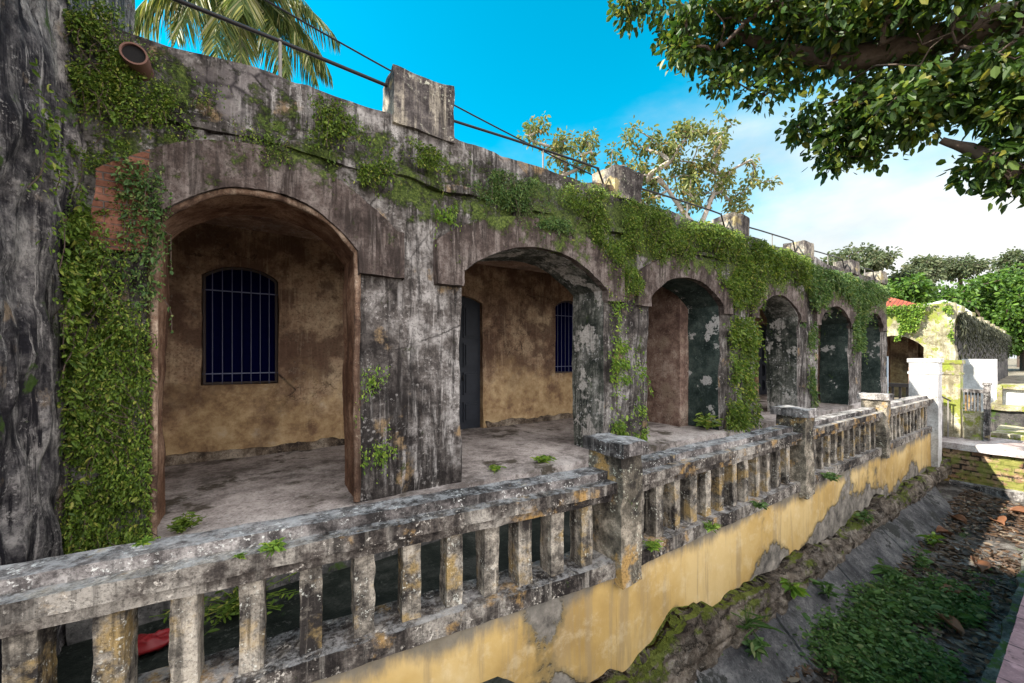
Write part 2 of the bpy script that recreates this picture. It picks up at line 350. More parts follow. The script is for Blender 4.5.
MAT['tiles'] = mat_tiles()

def mat_leaf(name, stops, transl=.35, rough=.55, spec=.35):
    n = NT(name)
    r = n.geo.outputs['Random Per Island']
    c = n.ramp(r, stops)
    c = n.mix(n.math('MULTIPLY', n.noise(1.1, 4, .6), .55), c, tuple(v*.55 for v in stops[0][1]))
    p = n.n('ShaderNodeBsdfPrincipled'); n.put(p.inputs['Base Color'], c); p.inputs['Roughness'].default_value = rough
    p.inputs['Specular IOR Level'].default_value = spec
    t = n.n('ShaderNodeBsdfTranslucent'); n.put(t.inputs[0], n.mix(.5, c, n.mix(1.0, c, (1.0, 1.0, .35), 'MULTIPLY')))
    ms = n.n('ShaderNodeMixShader'); ms.inputs[0].default_value = transl
    n.t.links.new(p.outputs[0], ms.inputs[1]); n.t.links.new(t.outputs[0], ms.inputs[2]); n.t.links.new(ms.outputs[0], n.out.inputs[0])
    return n.m
MAT['fern'] = mat_leaf('creeper_leaf', [(0, (0.053, 0.101, 0.013)), (0.5, (0.128, 0.216, 0.024)), (0.85, (0.24, 0.338, 0.044)), (1, (0.42, 0.405, 0.088))], .3)
MAT['fern_bright'] = mat_leaf('fresh_creeper_leaf', [(0, (0.078, 0.156, 0.02)), (0.5, (0.182, 0.324, 0.035)), (1, (0.39, 0.504, 0.07))], .35)
MAT['dry_vine'] = mat_leaf('dry_vine_leaf', [(0, (.02, .025, .015)), (.6, (.05, .055, .03)), (1, (.10, .10, .06))], .2)
MAT['fern_cool'] = mat_leaf('bluish_creeper_leaf', [(0, (0.045, 0.098, 0.03)), (0.5, (0.105, 0.196, 0.048)), (0.9, (0.21, 0.294, 0.072)), (1, (0.3, 0.308, 0.12))], .3)
MAT['almond'] = mat_leaf('broad_leaf', [(0, (.028, .06, .012)), (.55, (.06, .12, .018)), (.85, (.15, .22, .03)), (1, (.34, .30, .05))], .48, .45, .4)
MAT['sparse'] = mat_leaf('olive_leaf', [(0, (.10, .13, .04)), (.5, (.19, .23, .07)), (.85, (.34, .34, .10)), (1, (.45, .28, .10))], .45)
MAT['palm'] = mat_leaf('palm_leaflet', [(0, (0.056, 0.098, 0.028)), (0.5, (0.126, 0.182, 0.042)), (0.85, (0.392, 0.378, 0.084)), (1, (0.6, 0.56, 0.35))], .35)
MAT['bg'] = mat_leaf('bright_tree_leaf', [(0, (.035, .08, .012)), (.5, (.08, .17, .02)), (1, (.16, .27, .03))], .35)
MAT['bg_dull'] = mat_leaf('dull_tree_leaf', [(0, (.05, .075, .035)), (.5, (.11, .14, .06)), (1, (.2, .2, .11))], .35)
MAT['weed'] = mat_leaf('weed_leaf', [(0, (.055, .11, .03)), (.5, (.10, .19, .045)), (.9, (.14, .25, .06)), (1, (.28, .3, .12))], .35)
MAT['dead'] = mat_leaf('dead_leaf', [(0, (.13, .05, .025)), (.5, (.24, .10, .05)), (1, (.36, .2, .1))], .2)

# ------------------------------------------------------------------ leaves
def unit(A): return A/np.maximum(1e-9, np.linalg.norm(A, axis=1, keepdims=True))
def leaf_cards(m, P, D, L, Wd, fold=.25, droop=.15, mi=0):
    """one leaf = two folded quads joined along the midrib (6 verts)"""
    n = len(P); D = unit(D); R = unit(RNG.normal(size=(n, 3))); S = unit(np.cross(D, R)); N = np.cross(S, D)
    L = np.broadcast_to(np.asarray(L, float), (n,))[:, None]; Wd = np.broadcast_to(np.asarray(Wd, float), (n,))[:, None]
    dn = np.array([0, 0, 1])*L*droop
    b = P; tip = P+D*L-dn
    def pt(t, w, sg): return P+D*L*t-dn*t*t+S*Wd*w*sg+N*Wd*fold*w*2
    V = np.stack([b, pt(.25, .40, 1), pt(.66, .42, 1), tip, pt(.66, .42, -1), pt(.25, .40, -1)], 1).reshape(-1, 3)
    k = (np.arange(n)*6)[:, None]
    m.add(V, np.concatenate([k+np.array([0, 1, 2, 3]), k+np.array([0, 3, 4, 5])], 0), mi)
def in_poly(px, pz, poly):
    c = np.zeros(len(px), bool); k = len(poly); j = k-1
    for i in range(k):
        xi, zi = poly[i]; xj, zj = poly[j]
        c ^= ((zi > pz) != (zj > pz)) & (px < (xj-xi)*(pz-zi)/(zj-zi+1e-12)+xi)
        j = i
    return c

# ================================================================== SETTING
# ground -----------------------------------------------------------
g = M()
def quad(m, a, b, c, d, mi=0): m.add([a, b, c, d], [[0, 1, 2, 3]], mi)
H = 400
quad(g, (-H, -H, -1.66), (H, -H, -1.66), (H, .22, -1.66), (-H, .22, -1.66))
quad(g, (13.9, .22, -2.2), (H, .22, -2.2), (H, 2.2, -2.2), (13.9, 2.2, -2.2))
quad(g, (-H, 2.3, -2.2), (H, 2.3, -2.2), (H, H, -2.2), (-H, H, -2.2))
quad(g, (13.9, 2.2, -2.2), (H, 2.2, -2.2), (H, 2.3, -2.2), (13.9, 2.3, -2.2))
quad(g, (-H, .22, -3.3), (H, .22, -3.3), (H, .22, -1.66), (-H, .22, -1.66))
quad(g, (-H, .22, -3.4), (13.9, .22, -3.4), (13.9, 2.3, -3.4), (-H, 2.3, -3.4))
tag(g.build('ground', MAT['ground']), kind='structure')
m = M(); m.box((-8, 40), (-1.6, .28), (-1.75, -1.6), .25); m.rough(.004, 3)
tag(m.build('brick_path', MAT['pavers']), kind='structure')
m = M(); m.box((-8, 13.75), (.17, .27), (-3.2, -1.76), .2); m.rough(.01, 3)
tag(m.build('drain_side_wall', MAT['slab']), kind='structure')
# drain bottom, gently uneven
xs = np.linspace(-8, 13.75, 300); ys = np.linspace(.25, 2.1, 40)
A, B = np.meshgrid(xs, ys, indexing='ij'); Z = np.full_like(A, -3.1)
P = np.stack([A, B, Z], -1); q = P.reshape(-1, 3)
q[:, 2] += fbm(q, 2.5, 5)*.02+np.clip((q[:, 1]-.95)*.12, 0, .1)*(1+.5*fbm(q, 1.2, 9))
m = M(); m.grid(P); tag(m.build('drain_floor', MAT['drain']), kind='structure')
# mossy kerb strip at the foot of the path
m = M(); m.box((-8, 13.7), (.28, .60), (-3.15, -2.98), .1); m.rough(.03, 3, 4)
tag(m.build('drain_kerb', plaster('mossy_kerb', (.05, .05, .04), (.15, .14, .12), (.28, .26, .22), streak=0, moss=.7, mosscol=(.09, .14, .02), bump=1, speck=.5, scale=1.6)), kind='structure')
# sloping slabs, several lengths with open joints
xb = [-8, -3, -.5, 1.6, 3.1, 4.55, 6.3, 8.2, 11.9]
for i in range(len(xb)-1):
    m = M(); x0, x1 = xb[i]+.015, xb[i+1]-.015
    m.box((x0, x1), (0, 1), (0, 1), .07)
    k = random.uniform(-.02, .03); e = random.uniform(-.05, .05)
    def f(V, x0=x0, x1=x1, k=k, e=e):
        t = V[:, 1]; u = (V[:, 0]-x0)/(x1-x0)
        y = 1.50+e*u+t*(1.93-1.50-e*u); top = -3.04+t*.32+k*u
        if x1 > 11: y = y+(1-t)*np.clip((u-.75)*4, 0, 1)**2*.22
        z = np.where(V[:, 2] > .5, top, top-.12)
        return np.stack([V[:, 0]+.12*(t-.5), y, z], -1)
    m.mapz(f); m.rough(.012, 4, 3)
    tag(m.build('drain_slab', MAT['slab']), kind='structure')
# court between balustrade and building
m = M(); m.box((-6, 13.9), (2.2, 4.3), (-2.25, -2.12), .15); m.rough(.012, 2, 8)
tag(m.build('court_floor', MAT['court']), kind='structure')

# ================================================================== BUILDING
YF, YB, YK, TOP = 4.17, 4.86, 6.98, 2.58
FL = -1.5
ARCH = [(-.68, .88, 1.04, .42), (2.05, 4.45, .98, .43), (5.48, 7.72, .97, .42), (9.15, 11.3, .96, .42), (12.6, 14.85, .95, .42), (16.1, 18.0, .95, .42)]
def arcz(a, x):
    q = np.abs((x-(a[0]+a[1])/2)/((a[1]-a[0])/2)); return a[2]+a[3]*(1-np.clip(q, 0, 1)**2.3)
def wall_openings(m, x0, x1, yf, yb, z0, ztop, ops, step, revmi=None, flip=False, back=True):
    """ops: (xa, xb, zb, zs, rise, mi)"""
    bp = sorted({x0, x1} | {o[0] for o in ops} | {o[1] for o in ops})
    for a, b in zip(bp[:-1], bp[1:]):
        op = next((o for o in ops if abs(o[0]-a) < 1e-6 and abs(o[1]-b) < 1e-6), None)
        nx = max(2, int((b-a)/step)); X = np.linspace(a, b, nx+1)
        segs = []
        if op is None: segs.append((np.full_like(X, z0), ztop(X)))
        else:
            if op[2] > z0+.01: segs.append((np.full_like(X, z0), np.full_like(X, op[2])))
            segs.append((arcz((op[0], op[1], op[3], op[4]), X), ztop(X)))
        for lo, hi in segs:
            nz = max(1, int((hi-lo).max()/step)); T = np.linspace(0, 1, nz+1)
            Z = lo[:, None]+(hi-lo)[:, None]*T[None]
            XX = np.repeat(X[:, None], nz+1, 1)
            m.grid(np.stack([XX, np.full_like(XX, yf), Z], -1))
            if back: m.grid(np.stack([XX, np.full_like(XX, yb), Z], -1)[:, ::-1])
        Yl = np.linspace(yf, yb, max(2, int((yb-yf)/step))+1)
        XX, YY = np.meshgrid(X, Yl, indexing='ij')
        m.grid(np.stack([XX, YY, np.repeat(ztop(X)[:, None], len(Yl), 1)], -1))
        if op is not None:
            mi = op[5]
            zz = arcz((op[0], op[1], op[3], op[4]), X)
            m.grid(np.stack([XX, YY, np.repeat(zz[:, None], len(Yl), 1)], -1)[:, ::-1], mi)
            Zj = np.linspace(op[2], op[3], max(2, int((op[3]-op[2])/step))+1)
            for xx, fl in ((a, 1), (b, 0)):
                ZZ, Y2 = np.meshgrid(Zj, Yl, indexing='ij')
                Pj = np.stack([np.full_like(ZZ, xx), Y2, ZZ], -1)
                m.grid(Pj if fl else Pj[:, ::-1], mi)
            if op[2] > z0+.01: m.grid(np.stack([XX, YY, np.full_like(XX, op[2])], -1), mi)
    for xx in (x0, x1):
        Zj = np.linspace(z0, float(ztop(np.array([xx]))[0]), 30); Yl = np.linspace(yf, yb, 6)
        ZZ, Y2 = np.meshgrid(Zj, Yl, indexing='ij'); m.grid(np.stack([np.full_like(ZZ, xx), Y2, ZZ], -1))

BLD = empty('arcaded_building', (8.8, 6.8, -2.2), 'long old arcaded stone building with six arches under a crenellated parapet', 'building')
def topf(x): x = np.asarray(x, float); return TOP+.025*np.sin(x*1.7)+.02*np.sin(x*4.1+1)
m = M()
wall_openings(m, -1.12, 18.75, YF, YB, FL, topf, [a[:2]+(FL,)+a[2:]+(mi,) for a, mi in zip(ARCH, (1, 2, 3, 2, 3, 3))], .05)
m.rough(.028, 1.7, 3, 5)
# deeper pitting and sagging plaster edge on the front
def pit(V):
    V = V.copy(); d = fbm(V, 3.2, 77, 4); f = (V[:, 1] < YF+.12)
    V[:, 1] += np.where(f, np.clip(d-.35, 0, 1)*.05, 0)
    up = f & (V[:, 2] > 1.95+.1*np.sin(V[:, 0]*2.3)); V[:, 1] += np.where(up, .045, 0)
    return V
m.mapz(pit)
m.build('wall', [MAT['facade'], MAT['reveal_brown'], MAT['reveal_flaked'], MAT['reveal_dark']], BLD)
# arch bands with impost blocks
for i, a in enumerate(ARCH):
    m = M(); wl = .30 if i == 0 else (.34 if i < 3 else .3); wr = .46 if i == 0 else .36
    xa, xb = a[0]-wl, a[1]+wr; bz = .80
    def outer(x, a=a, xa=xa, xb=xb): q = (x-(a[0]+a[1])/2)/((xb-xa)/2); return 1.30+(a[2]+a[3]+.39-1.30)*(1-np.clip(np.abs(q), 0, 1)**2.1)
    for (p, q2, kind) in ((xa, a[0], 0), (a[0], a[1], 1), (a[1], xb, 0)):
        X = np.linspace(p, q2, max(3, int((q2-p)/.018))+1)
        lo = arcz(a, X) if kind else np.full_like(X, bz+(.02 if p > a[0] else 0)); hi = outer(X)
        T = np.linspace(0, 1, 9 if kind else 16); Z = lo[:, None]+(hi-lo)[:, None]*T
        XX = np.repeat(X[:, None], len(T), 1)
        mi = 1 if (i == 0 and kind == 0 and p < 0 and q2 < 0) else 0
        m.grid(np.stack([XX, np.full_like(XX, YF-.085), Z], -1), mi)
        Yl = np.linspace(YF-.085, YF+.03, 3)
        for zz in (lo, hi):
            A, B = np.meshgrid(X, Yl, indexing='ij'); m.grid(np.stack([A, B, np.repeat(zz[:, None], 3, 1)], -1), mi)
    for xx in (xa, a[0], a[1], xb):
        z1 = float(outer(np.array([xx]))[0]) if xx in (xa, xb) else a[2]
        Zj = np.linspace(bz, z1, 10); ZZ, YY = np.meshgrid(Zj, np.linspace(YF-.085, YF+.03, 3), indexing='ij')
        m.grid(np.stack([np.full_like(ZZ, xx), YY, ZZ], -1), 0)
    def joints(V, a=a):
        V = V.copy(); c = (a[0]+a[1])/2; ang = np.arctan2(V[:, 0]-c, V[:, 2]-(a[2]-.9))
        g = np.abs(((ang*(1.75 if a[1]-a[0] > 2 else 1.4)/.095) % 1)-.5)*2; ins = V[:, 2] > arcz(a, V[:, 0])-.02
        V[:, 1] += np.where((V[:, 1] < YF-.07) & (V[:, 0] > a[0]-.02) & (V[:, 0] < a[1]+.02), .016*np.clip((g-.72)/.28, 0, 1), 0); return V
    m.mapz(joints); m.rough(.012, 3.2, 31, 4)
    m.build('arch_band', [MAT['band'], MAT['brick_block']], BLD)
m = M(); a = ARCH[0]; X = np.linspace(a[0], a[1], 40)
m.tube([(a[0]+.01, YF-.01, -1.45), (a[0]+.01, YF-.01, a[2])]+[(float(x), YF-.01, float(z)-.012) for x, z in zip(X, arcz(a, X))]+[(a[1]-.005, YF-.01, z) for z in np.linspace(a[2]-.1, -1.48, 24)], .034, 8)
m.rough(.014, 5, 66, 4); m.build('arch_rim', plaster('worn_brown_rim', (.06, .035, .025), (.20, .125, .085), (.42, .32, .24), runs=.6, streak=.5, speck=.3, scale=1.6), BLD)
# rubble ledge line beneath the parapet (a thin eroded string course)
m = M(); m.box((-1.1, 18.7), (YF-.03, YF+.1), (1.90, 1.97), .05); m.rough(.035, 2.2, 55, 4); m.build('string_course', MAT['facade'], BLD)
# merlons
MX = [(1.27, 1.97, 3.13), (4.69, 5.37, 3.0), (8.3, 8.93, 2.96), (11.75, 12.4, 2.95), (15.25, 15.95, 2.93), (18.15, 18.78, 2.93)]
for x0, x1, zt in MX:
    m = M(); m.box((x0, x1), (YF+.01, YF+.49), (2.5, zt), .045); m.rough(.022, 3, 60, 4)
    m.build('merlon', MAT['merlon'], BLD)
# porch interior
m = M(); m.box((-1.12, 18.75), (YF-.12, YK+.1), (-1.62, FL+.005), .12, skip=''); m.rough(.008, 2.5, 71); m.build('porch_floor', MAT['porch'], BLD)
m = M(); m.box((-1.12, 18.75), (YF-.02, YF+.2), (-2.2, -1.63), .08); m.rough(.02, 2.5, 72); m.build('plinth', plaster('grey_plinth', (.03, .03, .03), (.09, .088, .085), (.2, .19, .18), moss=.25, speck=.8), BLD)
WIN = [(-.60, .32, -.43, 1.13, .17), (5.84, 6.76, -.43, 1.13, .17), (11.0, 11.9, -.43, 1.13, .17)]
DOOR = [(2.98, 3.92, FL, 1.06, .12), (8.3, 9.3, FL, 1.06, .12), (15.6, 16.6, FL, 1.06, .12)]
m = M()
wall_openings(m, -1.12, 18.75, YK, YK+.3, FL, lambda x: np.full_like(np.asarray(x, float), 2.05), [w+(0,) for w in WIN+DOOR], .09, back=False)
m.rough(.018, 1.5, 81, 4); m.build('back_wall', MAT['inside'], BLD)
for x0, x1 in ((-1.12, 2.9), (4.0, 7.4), (7.74, 8.22), (9.38, 15.5), (16.7, 18.5)):
    m = M(); m.box((x0, x1), (YK-.05, YK+.02), (FL-.02, FL+.12), .035); m.rough(.035, 5, 82, 4); m.build('skirting', MAT['skirting'], BLD)
m = M(); m.box((7.42, 7.72), (YB-.02, YK+.02), (FL, 2.05), .08); m.rough(.015, 2, 83, 4); m.build('partition_wall', MAT['inside_red'], BLD)
m = M(); m.box((14.9, 15.15), (YB-.02, YK-1.0), (FL, 2.05), .08); m.rough(.015, 2, 84, 4); m.build('partition_wall', MAT['inside_red'], BLD)
m = M(); m.box((-1.12, 18.75), (YB-.03, YK+.05), (1.86, 1.98), .3); m.rough(.01, 2, 85); m.build('ceiling', MAT['ceiling'], BLD)
m = M(); m.box((-1.3, 18.7), (YB-.05, 9.6), (2.06, 2.3), .5); m.build('roof', MAT['roof_slab'], BLD)
m = M(); m.box((18.47, 18.75), (YB+.02, 9.6), (-2.2, 2.5), .2); m.rough(.015, 2, 87); m.build('end_wall', MAT['facade'], BLD)
m = M(); m.box((-1.35, -1.13), (YF+.05, 9.6), (-2.2, 2.3), .15); m.build('end_wall', MAT['inside'], BLD)
m = M(); m.box((-1.3, 18.7), (9.4, 9.65), (-2.2, 2.5), .5); m.build('rear_wall', MAT['facade'], BLD)
# windows: navy sheet coloured as the unlit room behind, frame, bars, transoms
def window(w, n=7):
    xa, xb, zb, zs, rise = w
    X = np.linspace(xa, xb, 20); top = arcz((xa, xb, zs, rise), X)
    fr = M(); r = .022
    fr.tube([(xa+r, YK+.06, zb+r)]+[(float(x), YK+.06, float(z)-r) for x, z in zip(np.clip(X, xa+r, xb-r), top)]+[(xb-r, YK+.06, zb+r), (xa+r, YK+.06, zb+r)], r, 6)
    f = fr.build('window', MAT['frame'], BLD)
    s = M(); Z = np.linspace(0, 1, 8)
    P = np.stack([np.repeat(X[:, None], 8, 1), np.full((20, 8), YK+.2), zb+(top-zb)[:, None]*Z], -1); s.grid(P)
    P2 = P.copy(); P2[..., 1] += .04; s.grid(P2)
    for k in range(4):
        xx = xa+(xb-xa)*(k+.5)/4; s.box((xx-.09, xx+.09), (YK+.175, YK+.205), (zb+.05, zs-.02), .3)
    s.build('room_dark', MAT['room_dark'], f)
    for k in range(n):
        x = xa+(xb-xa)*(k+1)/(n+1); z1 = float(arcz((xa, xb, zs, rise), np.array([x]))[0])
        b = M(); b.tube([(x, YK+.05, zb), (x, YK+.05, z1)], .007, 6); b.build('bar', MAT['bars'], f)
    for z in (zb+.16, zs-.2):
        b = M(); b.box((xa, xb), (YK+.045, YK+.062), (z-.008, z+.008), .5); b.build('cross_bar', MAT['bars'], f)
for w in WIN: window(w)
for d in DOOR:
    xa, xb, zb, zs, rise = d; mid = (xa+xb)/2
    for x0, x1 in ((xa, mid-.004), (mid+.004, xb)):
        b = M(); b.box((x0, x1), (YK+.12, YK+.17), (zb, zs+rise), .3)
        for z0, z1 in ((-1.35, -.95), (-.8, -.35), (-.25, .25), (.35, .98)):
            b.box((x0+.07, x1-.07), (YK+.085, YK+.119), (z0, z1), .3); b.box((x0+.11, x1-.11), (YK+.055, YK+.084), (z0+.04, z1-.04), .3)
        dd = b.build('door', MAT['door'], BLD, smooth=False)
        h = M(); xx = x1-.05 if x0 == xa else x0+.05; h.tube([(xx, YK+.12, -.5), (xx, YK+.06, -.5), (xx, YK+.06, -.4)], .012, 6); h.build('handle', MAT['pipe_iron'], dd)
# clay drain pipe poking from the wall
t = empty('drain_pipe', (-.745, 4.1, 2.26), 'short round clay pipe mouth poking from the mossy wall top', 'pipe')
m = M(); R = np.linspace(0, 2*np.pi, 25)
for (y0, r0, y1, r1) in ((4.0, .080, 4.3, .080), (4.0, .068, 4.0, .080), (4.0, .068, 4.10, .068)):
    P = np.stack([np.stack([-.745+r*np.cos(R), np.full_like(R, y), 2.26+r*np.sin(R)], -1) for y, r in ((y0, r0), (y1, r1))]); m.grid(P)
m.build('pipe_rim', MAT['clay'], t)
m = M(); P = np.stack([np.stack([-.745+r*np.cos(R), np.full_like(R, 4.02), 2.26+r*np.sin(R)], -1) for r in (.068, .001)]); m.grid(P)
m.build('pipe_bore', MAT['hole'], t)

# wing wall on the left: taller, coming towards the camera
WG = empty('wing_wall', (-1.6, 4.3, -2.2), 'tall rough grey weathered wall end at the far left edge, streaked black', 'wall')
m = M()
m.box((-2.3, -1.10), (2.85, 4.2), (-2.2, 4.9), .05, skip='')
def gnarl(V):
    V = V.copy(); q = V*np.array([3.0, 3.0, .62]); d = fbm(q, 1.0, 91, 4); e = fbm(V, 4.5, 95, 3)
    V[:, 0] += np.where(V[:, 0] > -1.4, np.abs(d)*.13-.05+e*.02, 0); V[:, 1] += d*.03
    return V
m.mapz(gnarl); m.build('wall', MAT['wing'], WG)
m = M(); m.box((-3.4, -1.16), (4.2, 6.2), (2.3, 4.9), .1); m.rough(.03, 2, 97, 4); m.build('upper_wall', MAT['wing'], WG)

# ================================================================== BALUSTRADE
def mkT(ox, oy, ang):
    c, s = math.cos(ang), math.sin(ang)
    def T(P): P = np.asarray(P, float); return np.stack([ox+P[:, 0]*c-P[:, 1]*s, oy+P[:, 0]*s+P[:, 1]*c, P[:, 2]], -1)
    return T
def bay(label, ox, oy, ang, L, spacing, off=.16, seed=0, bw=.054):
    """runs along +s from (ox, oy); s local, y local: 0 = outer face, + = towards building"""
    T = mkT(ox, oy, ang)
    B = empty('balustrade', (ox, oy, -1.72), label, 'balustrade', 'balustrade bays along the drain', ang)
    def part(name, s, y, z, mat, step=.04, amp=.007, sc=9.):
        m = M(); m.box(s, y, z, step, T=T); m.rough(amp, sc, seed+3, 4)
        m.mapz(lambda V: V+np.stack([0*V[:, 0], 0*V[:, 0], .007*vnoise(V*np.array([1, 0, 0]), 1.1, seed)], -1))
        return m.build(name, mat, B)
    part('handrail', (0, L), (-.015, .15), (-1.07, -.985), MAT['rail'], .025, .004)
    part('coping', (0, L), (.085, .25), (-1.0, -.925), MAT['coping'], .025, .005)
    part('under_beam', (0, L), (.03, .25), (-1.14, -1.06), MAT['rail'], .04, .005)
    part('bottom_rail', (0, L), (.0, .30), (-1.73, -1.61), MAT['rail'], .03, .006)
    k = 0; s = off
    while s < L-.08:
        w = bw+random.uniform(-.004, .004)
        m = M(); m.box((s-w, s+w), (.065, .215), (-1.63, -1.14), .03, T=T)
        lean = random.uniform(-.012, .012)
        m.rough(.005, 12, seed+int(s*100), 4); m.mapz(lambda V: V+np.stack([(V[:, 2]+1.62)*lean, 0*V[:, 0], 0*V[:, 0]], -1))
        m.build('baluster', MAT['baluster'], B); s += spacing+random.uniform(-.008, .008); k += 1
    return B
ANG1 = math.atan2(-.098, 1.0)
L1 = 4.35
bay('nearest wide bay of weathered balustrade, black and white lichen on its rails', 2.36-L1*math.cos(ANG1), 2.09-L1*math.sin(ANG1), ANG1, L1, .268, .1, 1)
PX = [2.34, 5.76, 9.1, 12.8]
labs = ['second balustrade bay, between the cracked ochre pillar and the pale capped pillar', 'third balustrade bay, with a sunlit pale coping and a moss tuft under its balusters', 'farthest balustrade bay, running up to the tall white gate pillar']
for i in range(3):
    bay(labs[i], PX[i]+.27, 2.09, 0, PX[i+1]-PX[i]-.26, .258, .13, 10+i, .046)
plabs = ['short square balustrade pillar with grey cap and ochre patches, nearest the camera', 'short balustrade pillar with a broad pale sunlit cap, middle of three', 'short balustrade pillar with a flat thin cap, nearest the white gate pillar']
for i in range(3):
    x = PX[i]; B = empty('balustrade_pillar', (x+.14, 2.2, -1.75), plabs[i], 'pillar', 'short pillars between the balustrade bays')
    m = M(); m.box((x+.02, x+.27), (2.035, 2.38), (-1.80, -.775), .035); m.rough(.013, 5, 41+i, 4)
    m.mapz(lambda V: V+np.stack([0*V[:, 0], -.02*np.exp(-((V[:, 2]+1.2)/.07)**2)*(V[:, 1] < 2.2)*-1, 0*V[:, 0]], -1)); m.build('shaft', MAT['pillar'], B)
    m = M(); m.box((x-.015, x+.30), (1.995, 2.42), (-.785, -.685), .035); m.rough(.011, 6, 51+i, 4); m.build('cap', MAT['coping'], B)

# retaining wall of the drain
RW = empty('retaining_wall', (5.3, 2.2, -2.75), 'ochre yellow limewashed wall with fallen grey patches beneath the balustrade', 'wall')
def rwprofile(m, T, L, amp=.008):
    m.box((0, L), (.02, .24), (-2.72, -1.725), .06, T=T); m.rough(amp, 1.5, 61, 4)
m = M(); rwprofile(m, mkT(2.36-L1*math.cos(ANG1), 2.09-L1*math.sin(ANG1), ANG1), L1+.05); rwprofile(m, mkT(2.4, 2.09, 0), 10.5)
m.build('limewashed_face', MAT['yellow'], RW)
m = M()
def foot(x0, x1, T):
    mm = M(); mm.box((x0, x1), (-.17, .10), (-2.80, -2.44), .02, T=T)
    def f(V):
        V = V.copy(); X = V[:, 0]; t = (V[:, 2]+2.80)/.36
        n1 = fbm(V*np.array([1, 0, 0]), 1.6, 5, 4)
        top = -2.47+.10*np.exp(-((X-3.15)/.75)**2)+.05*np.exp(-((X-4.7)/.4)**2)+.09*n1
        V[:, 2] = -2.80+t*(top+2.80); V[:, 1] += np.clip(t-.55, 0, 1)*.17*(V[:, 1] < 2.05)
        row = np.floor((V[:, 2]+2.80+.02*fbm(V, 3, 8, 2))/.145); ux = (V[:, 0]+.03*fbm(V, 4, 9, 2))/.29+row*.37+.3*np.sin(row*9.1); ix = np.floor(ux)
        fx = ux-ix; fz = (V[:, 2]+2.80)/.145-row; hsh = np.sin(ix*12.9898+row*78.233)*43758.5453; hsh = hsh-np.floor(hsh)
        joint = np.minimum(np.clip(np.minimum(fx, 1-fx)/.12, 0, 1), np.clip(np.minimum(fz, 1-fz)/.18, 0, 1))
        V[:, 1] -= np.where(V[:, 1] < 2.06, (hsh*.045+.012)*joint**.5-.02, 0)
        D = np.stack([fbm(V*np.array([.7, 1, 1]), 4.5, 11+k*7, 4) for k in range(3)], -1); return V+D*.030
    mm.mapz(f)
    for V, F, I in zip(mm.V, mm.F, mm.I): pass
    return mm
mm = foot(0, 11.2, mkT(2.4, 2.09, 0)); mm.build('stone_footing', MAT['footing'], RW)
mm = foot(0, L1+.1, mkT(2.36-L1*math.cos(ANG1), 2.09-L1*math.sin(ANG1), ANG1)); mm.build('stone_footing', MAT['footing'], RW)

# white gate pillar and its mossy twin
def gate_pillar(x, y0, y1, xw, zt, zb, mat, label, grp='gate pillars at the end of the balustrade'):
    B = empty('gate_pillar', (x+xw/2, (y0+y1)/2, zb), label, 'gate pillar', grp)
    m = M(); m.box((x+.02, x+xw-.02), (y0+.03, y1-.03), (zb, zt-.05), .05); m.rough(.006, 3, 23); m.build('shaft', mat, B)
    m = M(); m.box((x, x+xw), (y0, y1), (zt-.09, zt), .05); m.box((x+.005, x+xw-.005), (y0+.01, y1-.01), (zt-.36, zt-.31), .05); m.rough(.006, 3, 24); m.build('cap', mat, B)
gate_pillar(12.78, 1.97, 2.50, .42, -.08, -2.75, MAT['white_gate'], 'tall square white limewashed gate pillar, left of the pair, half in shade')
gate_pillar(14.6, 1.88, 2.38, .42, -.13, -2.2, MAT['lit_moss_wall'], 'tall gate pillar covered in yellow green lichen, right of the white one')

# bridge / brick cross wall closing the drain
BR = empty('brick_bridge', (14.1, 1.2, -3.2), 'low mossy brick bridge closing the end of the drain, half sunlit', 'bridge')
m = M(); m.box((13.72, 14.9), (.25, 2.09), (-3.2, -2.2), .06); m.rough(.012, 3, 33); m.build('brick_face', MAT['brick_end'], BR)
m = M(); m.box((13.62, 15.4), (.2, 2.35), (-2.2, -2.06), .06); m.rough(.008, 3, 34); m.build('deck', plaster('worn_bridge_deck', (.2, .15, .14), (.42, .36, .34), (.6, .55, .52), streak=0, moss=.12), BR)
m = M(); m.box((13.5, 13.74), (.27, 1.95), (-3.1, -2.93), .05); m.rough(.01, 3, 35); m.build('footing_beam', MAT['coping'], BR)

# short parapet on the bridge
BP = empty('bridge_parapet', (14.8, 1.7, -2.06), 'short parapet of thin balusters on a solid base, right of the lichened gate pillar', 'parapet')
m = M(); m.box((14.62, 14.8), (1.54, 1.86), (-2.06, -1.38), .05); m.rough(.01, 3, 36); m.build('base_panel', MAT['lit_moss_wall'], BP)
m = M(); m.box((14.6, 14.82), (1.52, 1.87), (-.92, -.84), .05); m.rough(.008, 4, 37); m.build('top_rail', MAT['coping'], BP)
for k in range(5):
    y = 1.61+k*.055; m = M(); m.box((14.68, 14.75), (y-.014, y+.014), (-1.4, -.91), .1); m.build('baluster', MAT['rail'], BP)
m = M(); m.box((14.58, 14.72), (1.44, 1.54), (-2.06, -.72), .05); m.box((14.56, 14.74), (1.42, 1.56), (-.72, -.66), .05); m.rough(.006, 4, 38); m.build('end_post', MAT['coping'], BP)
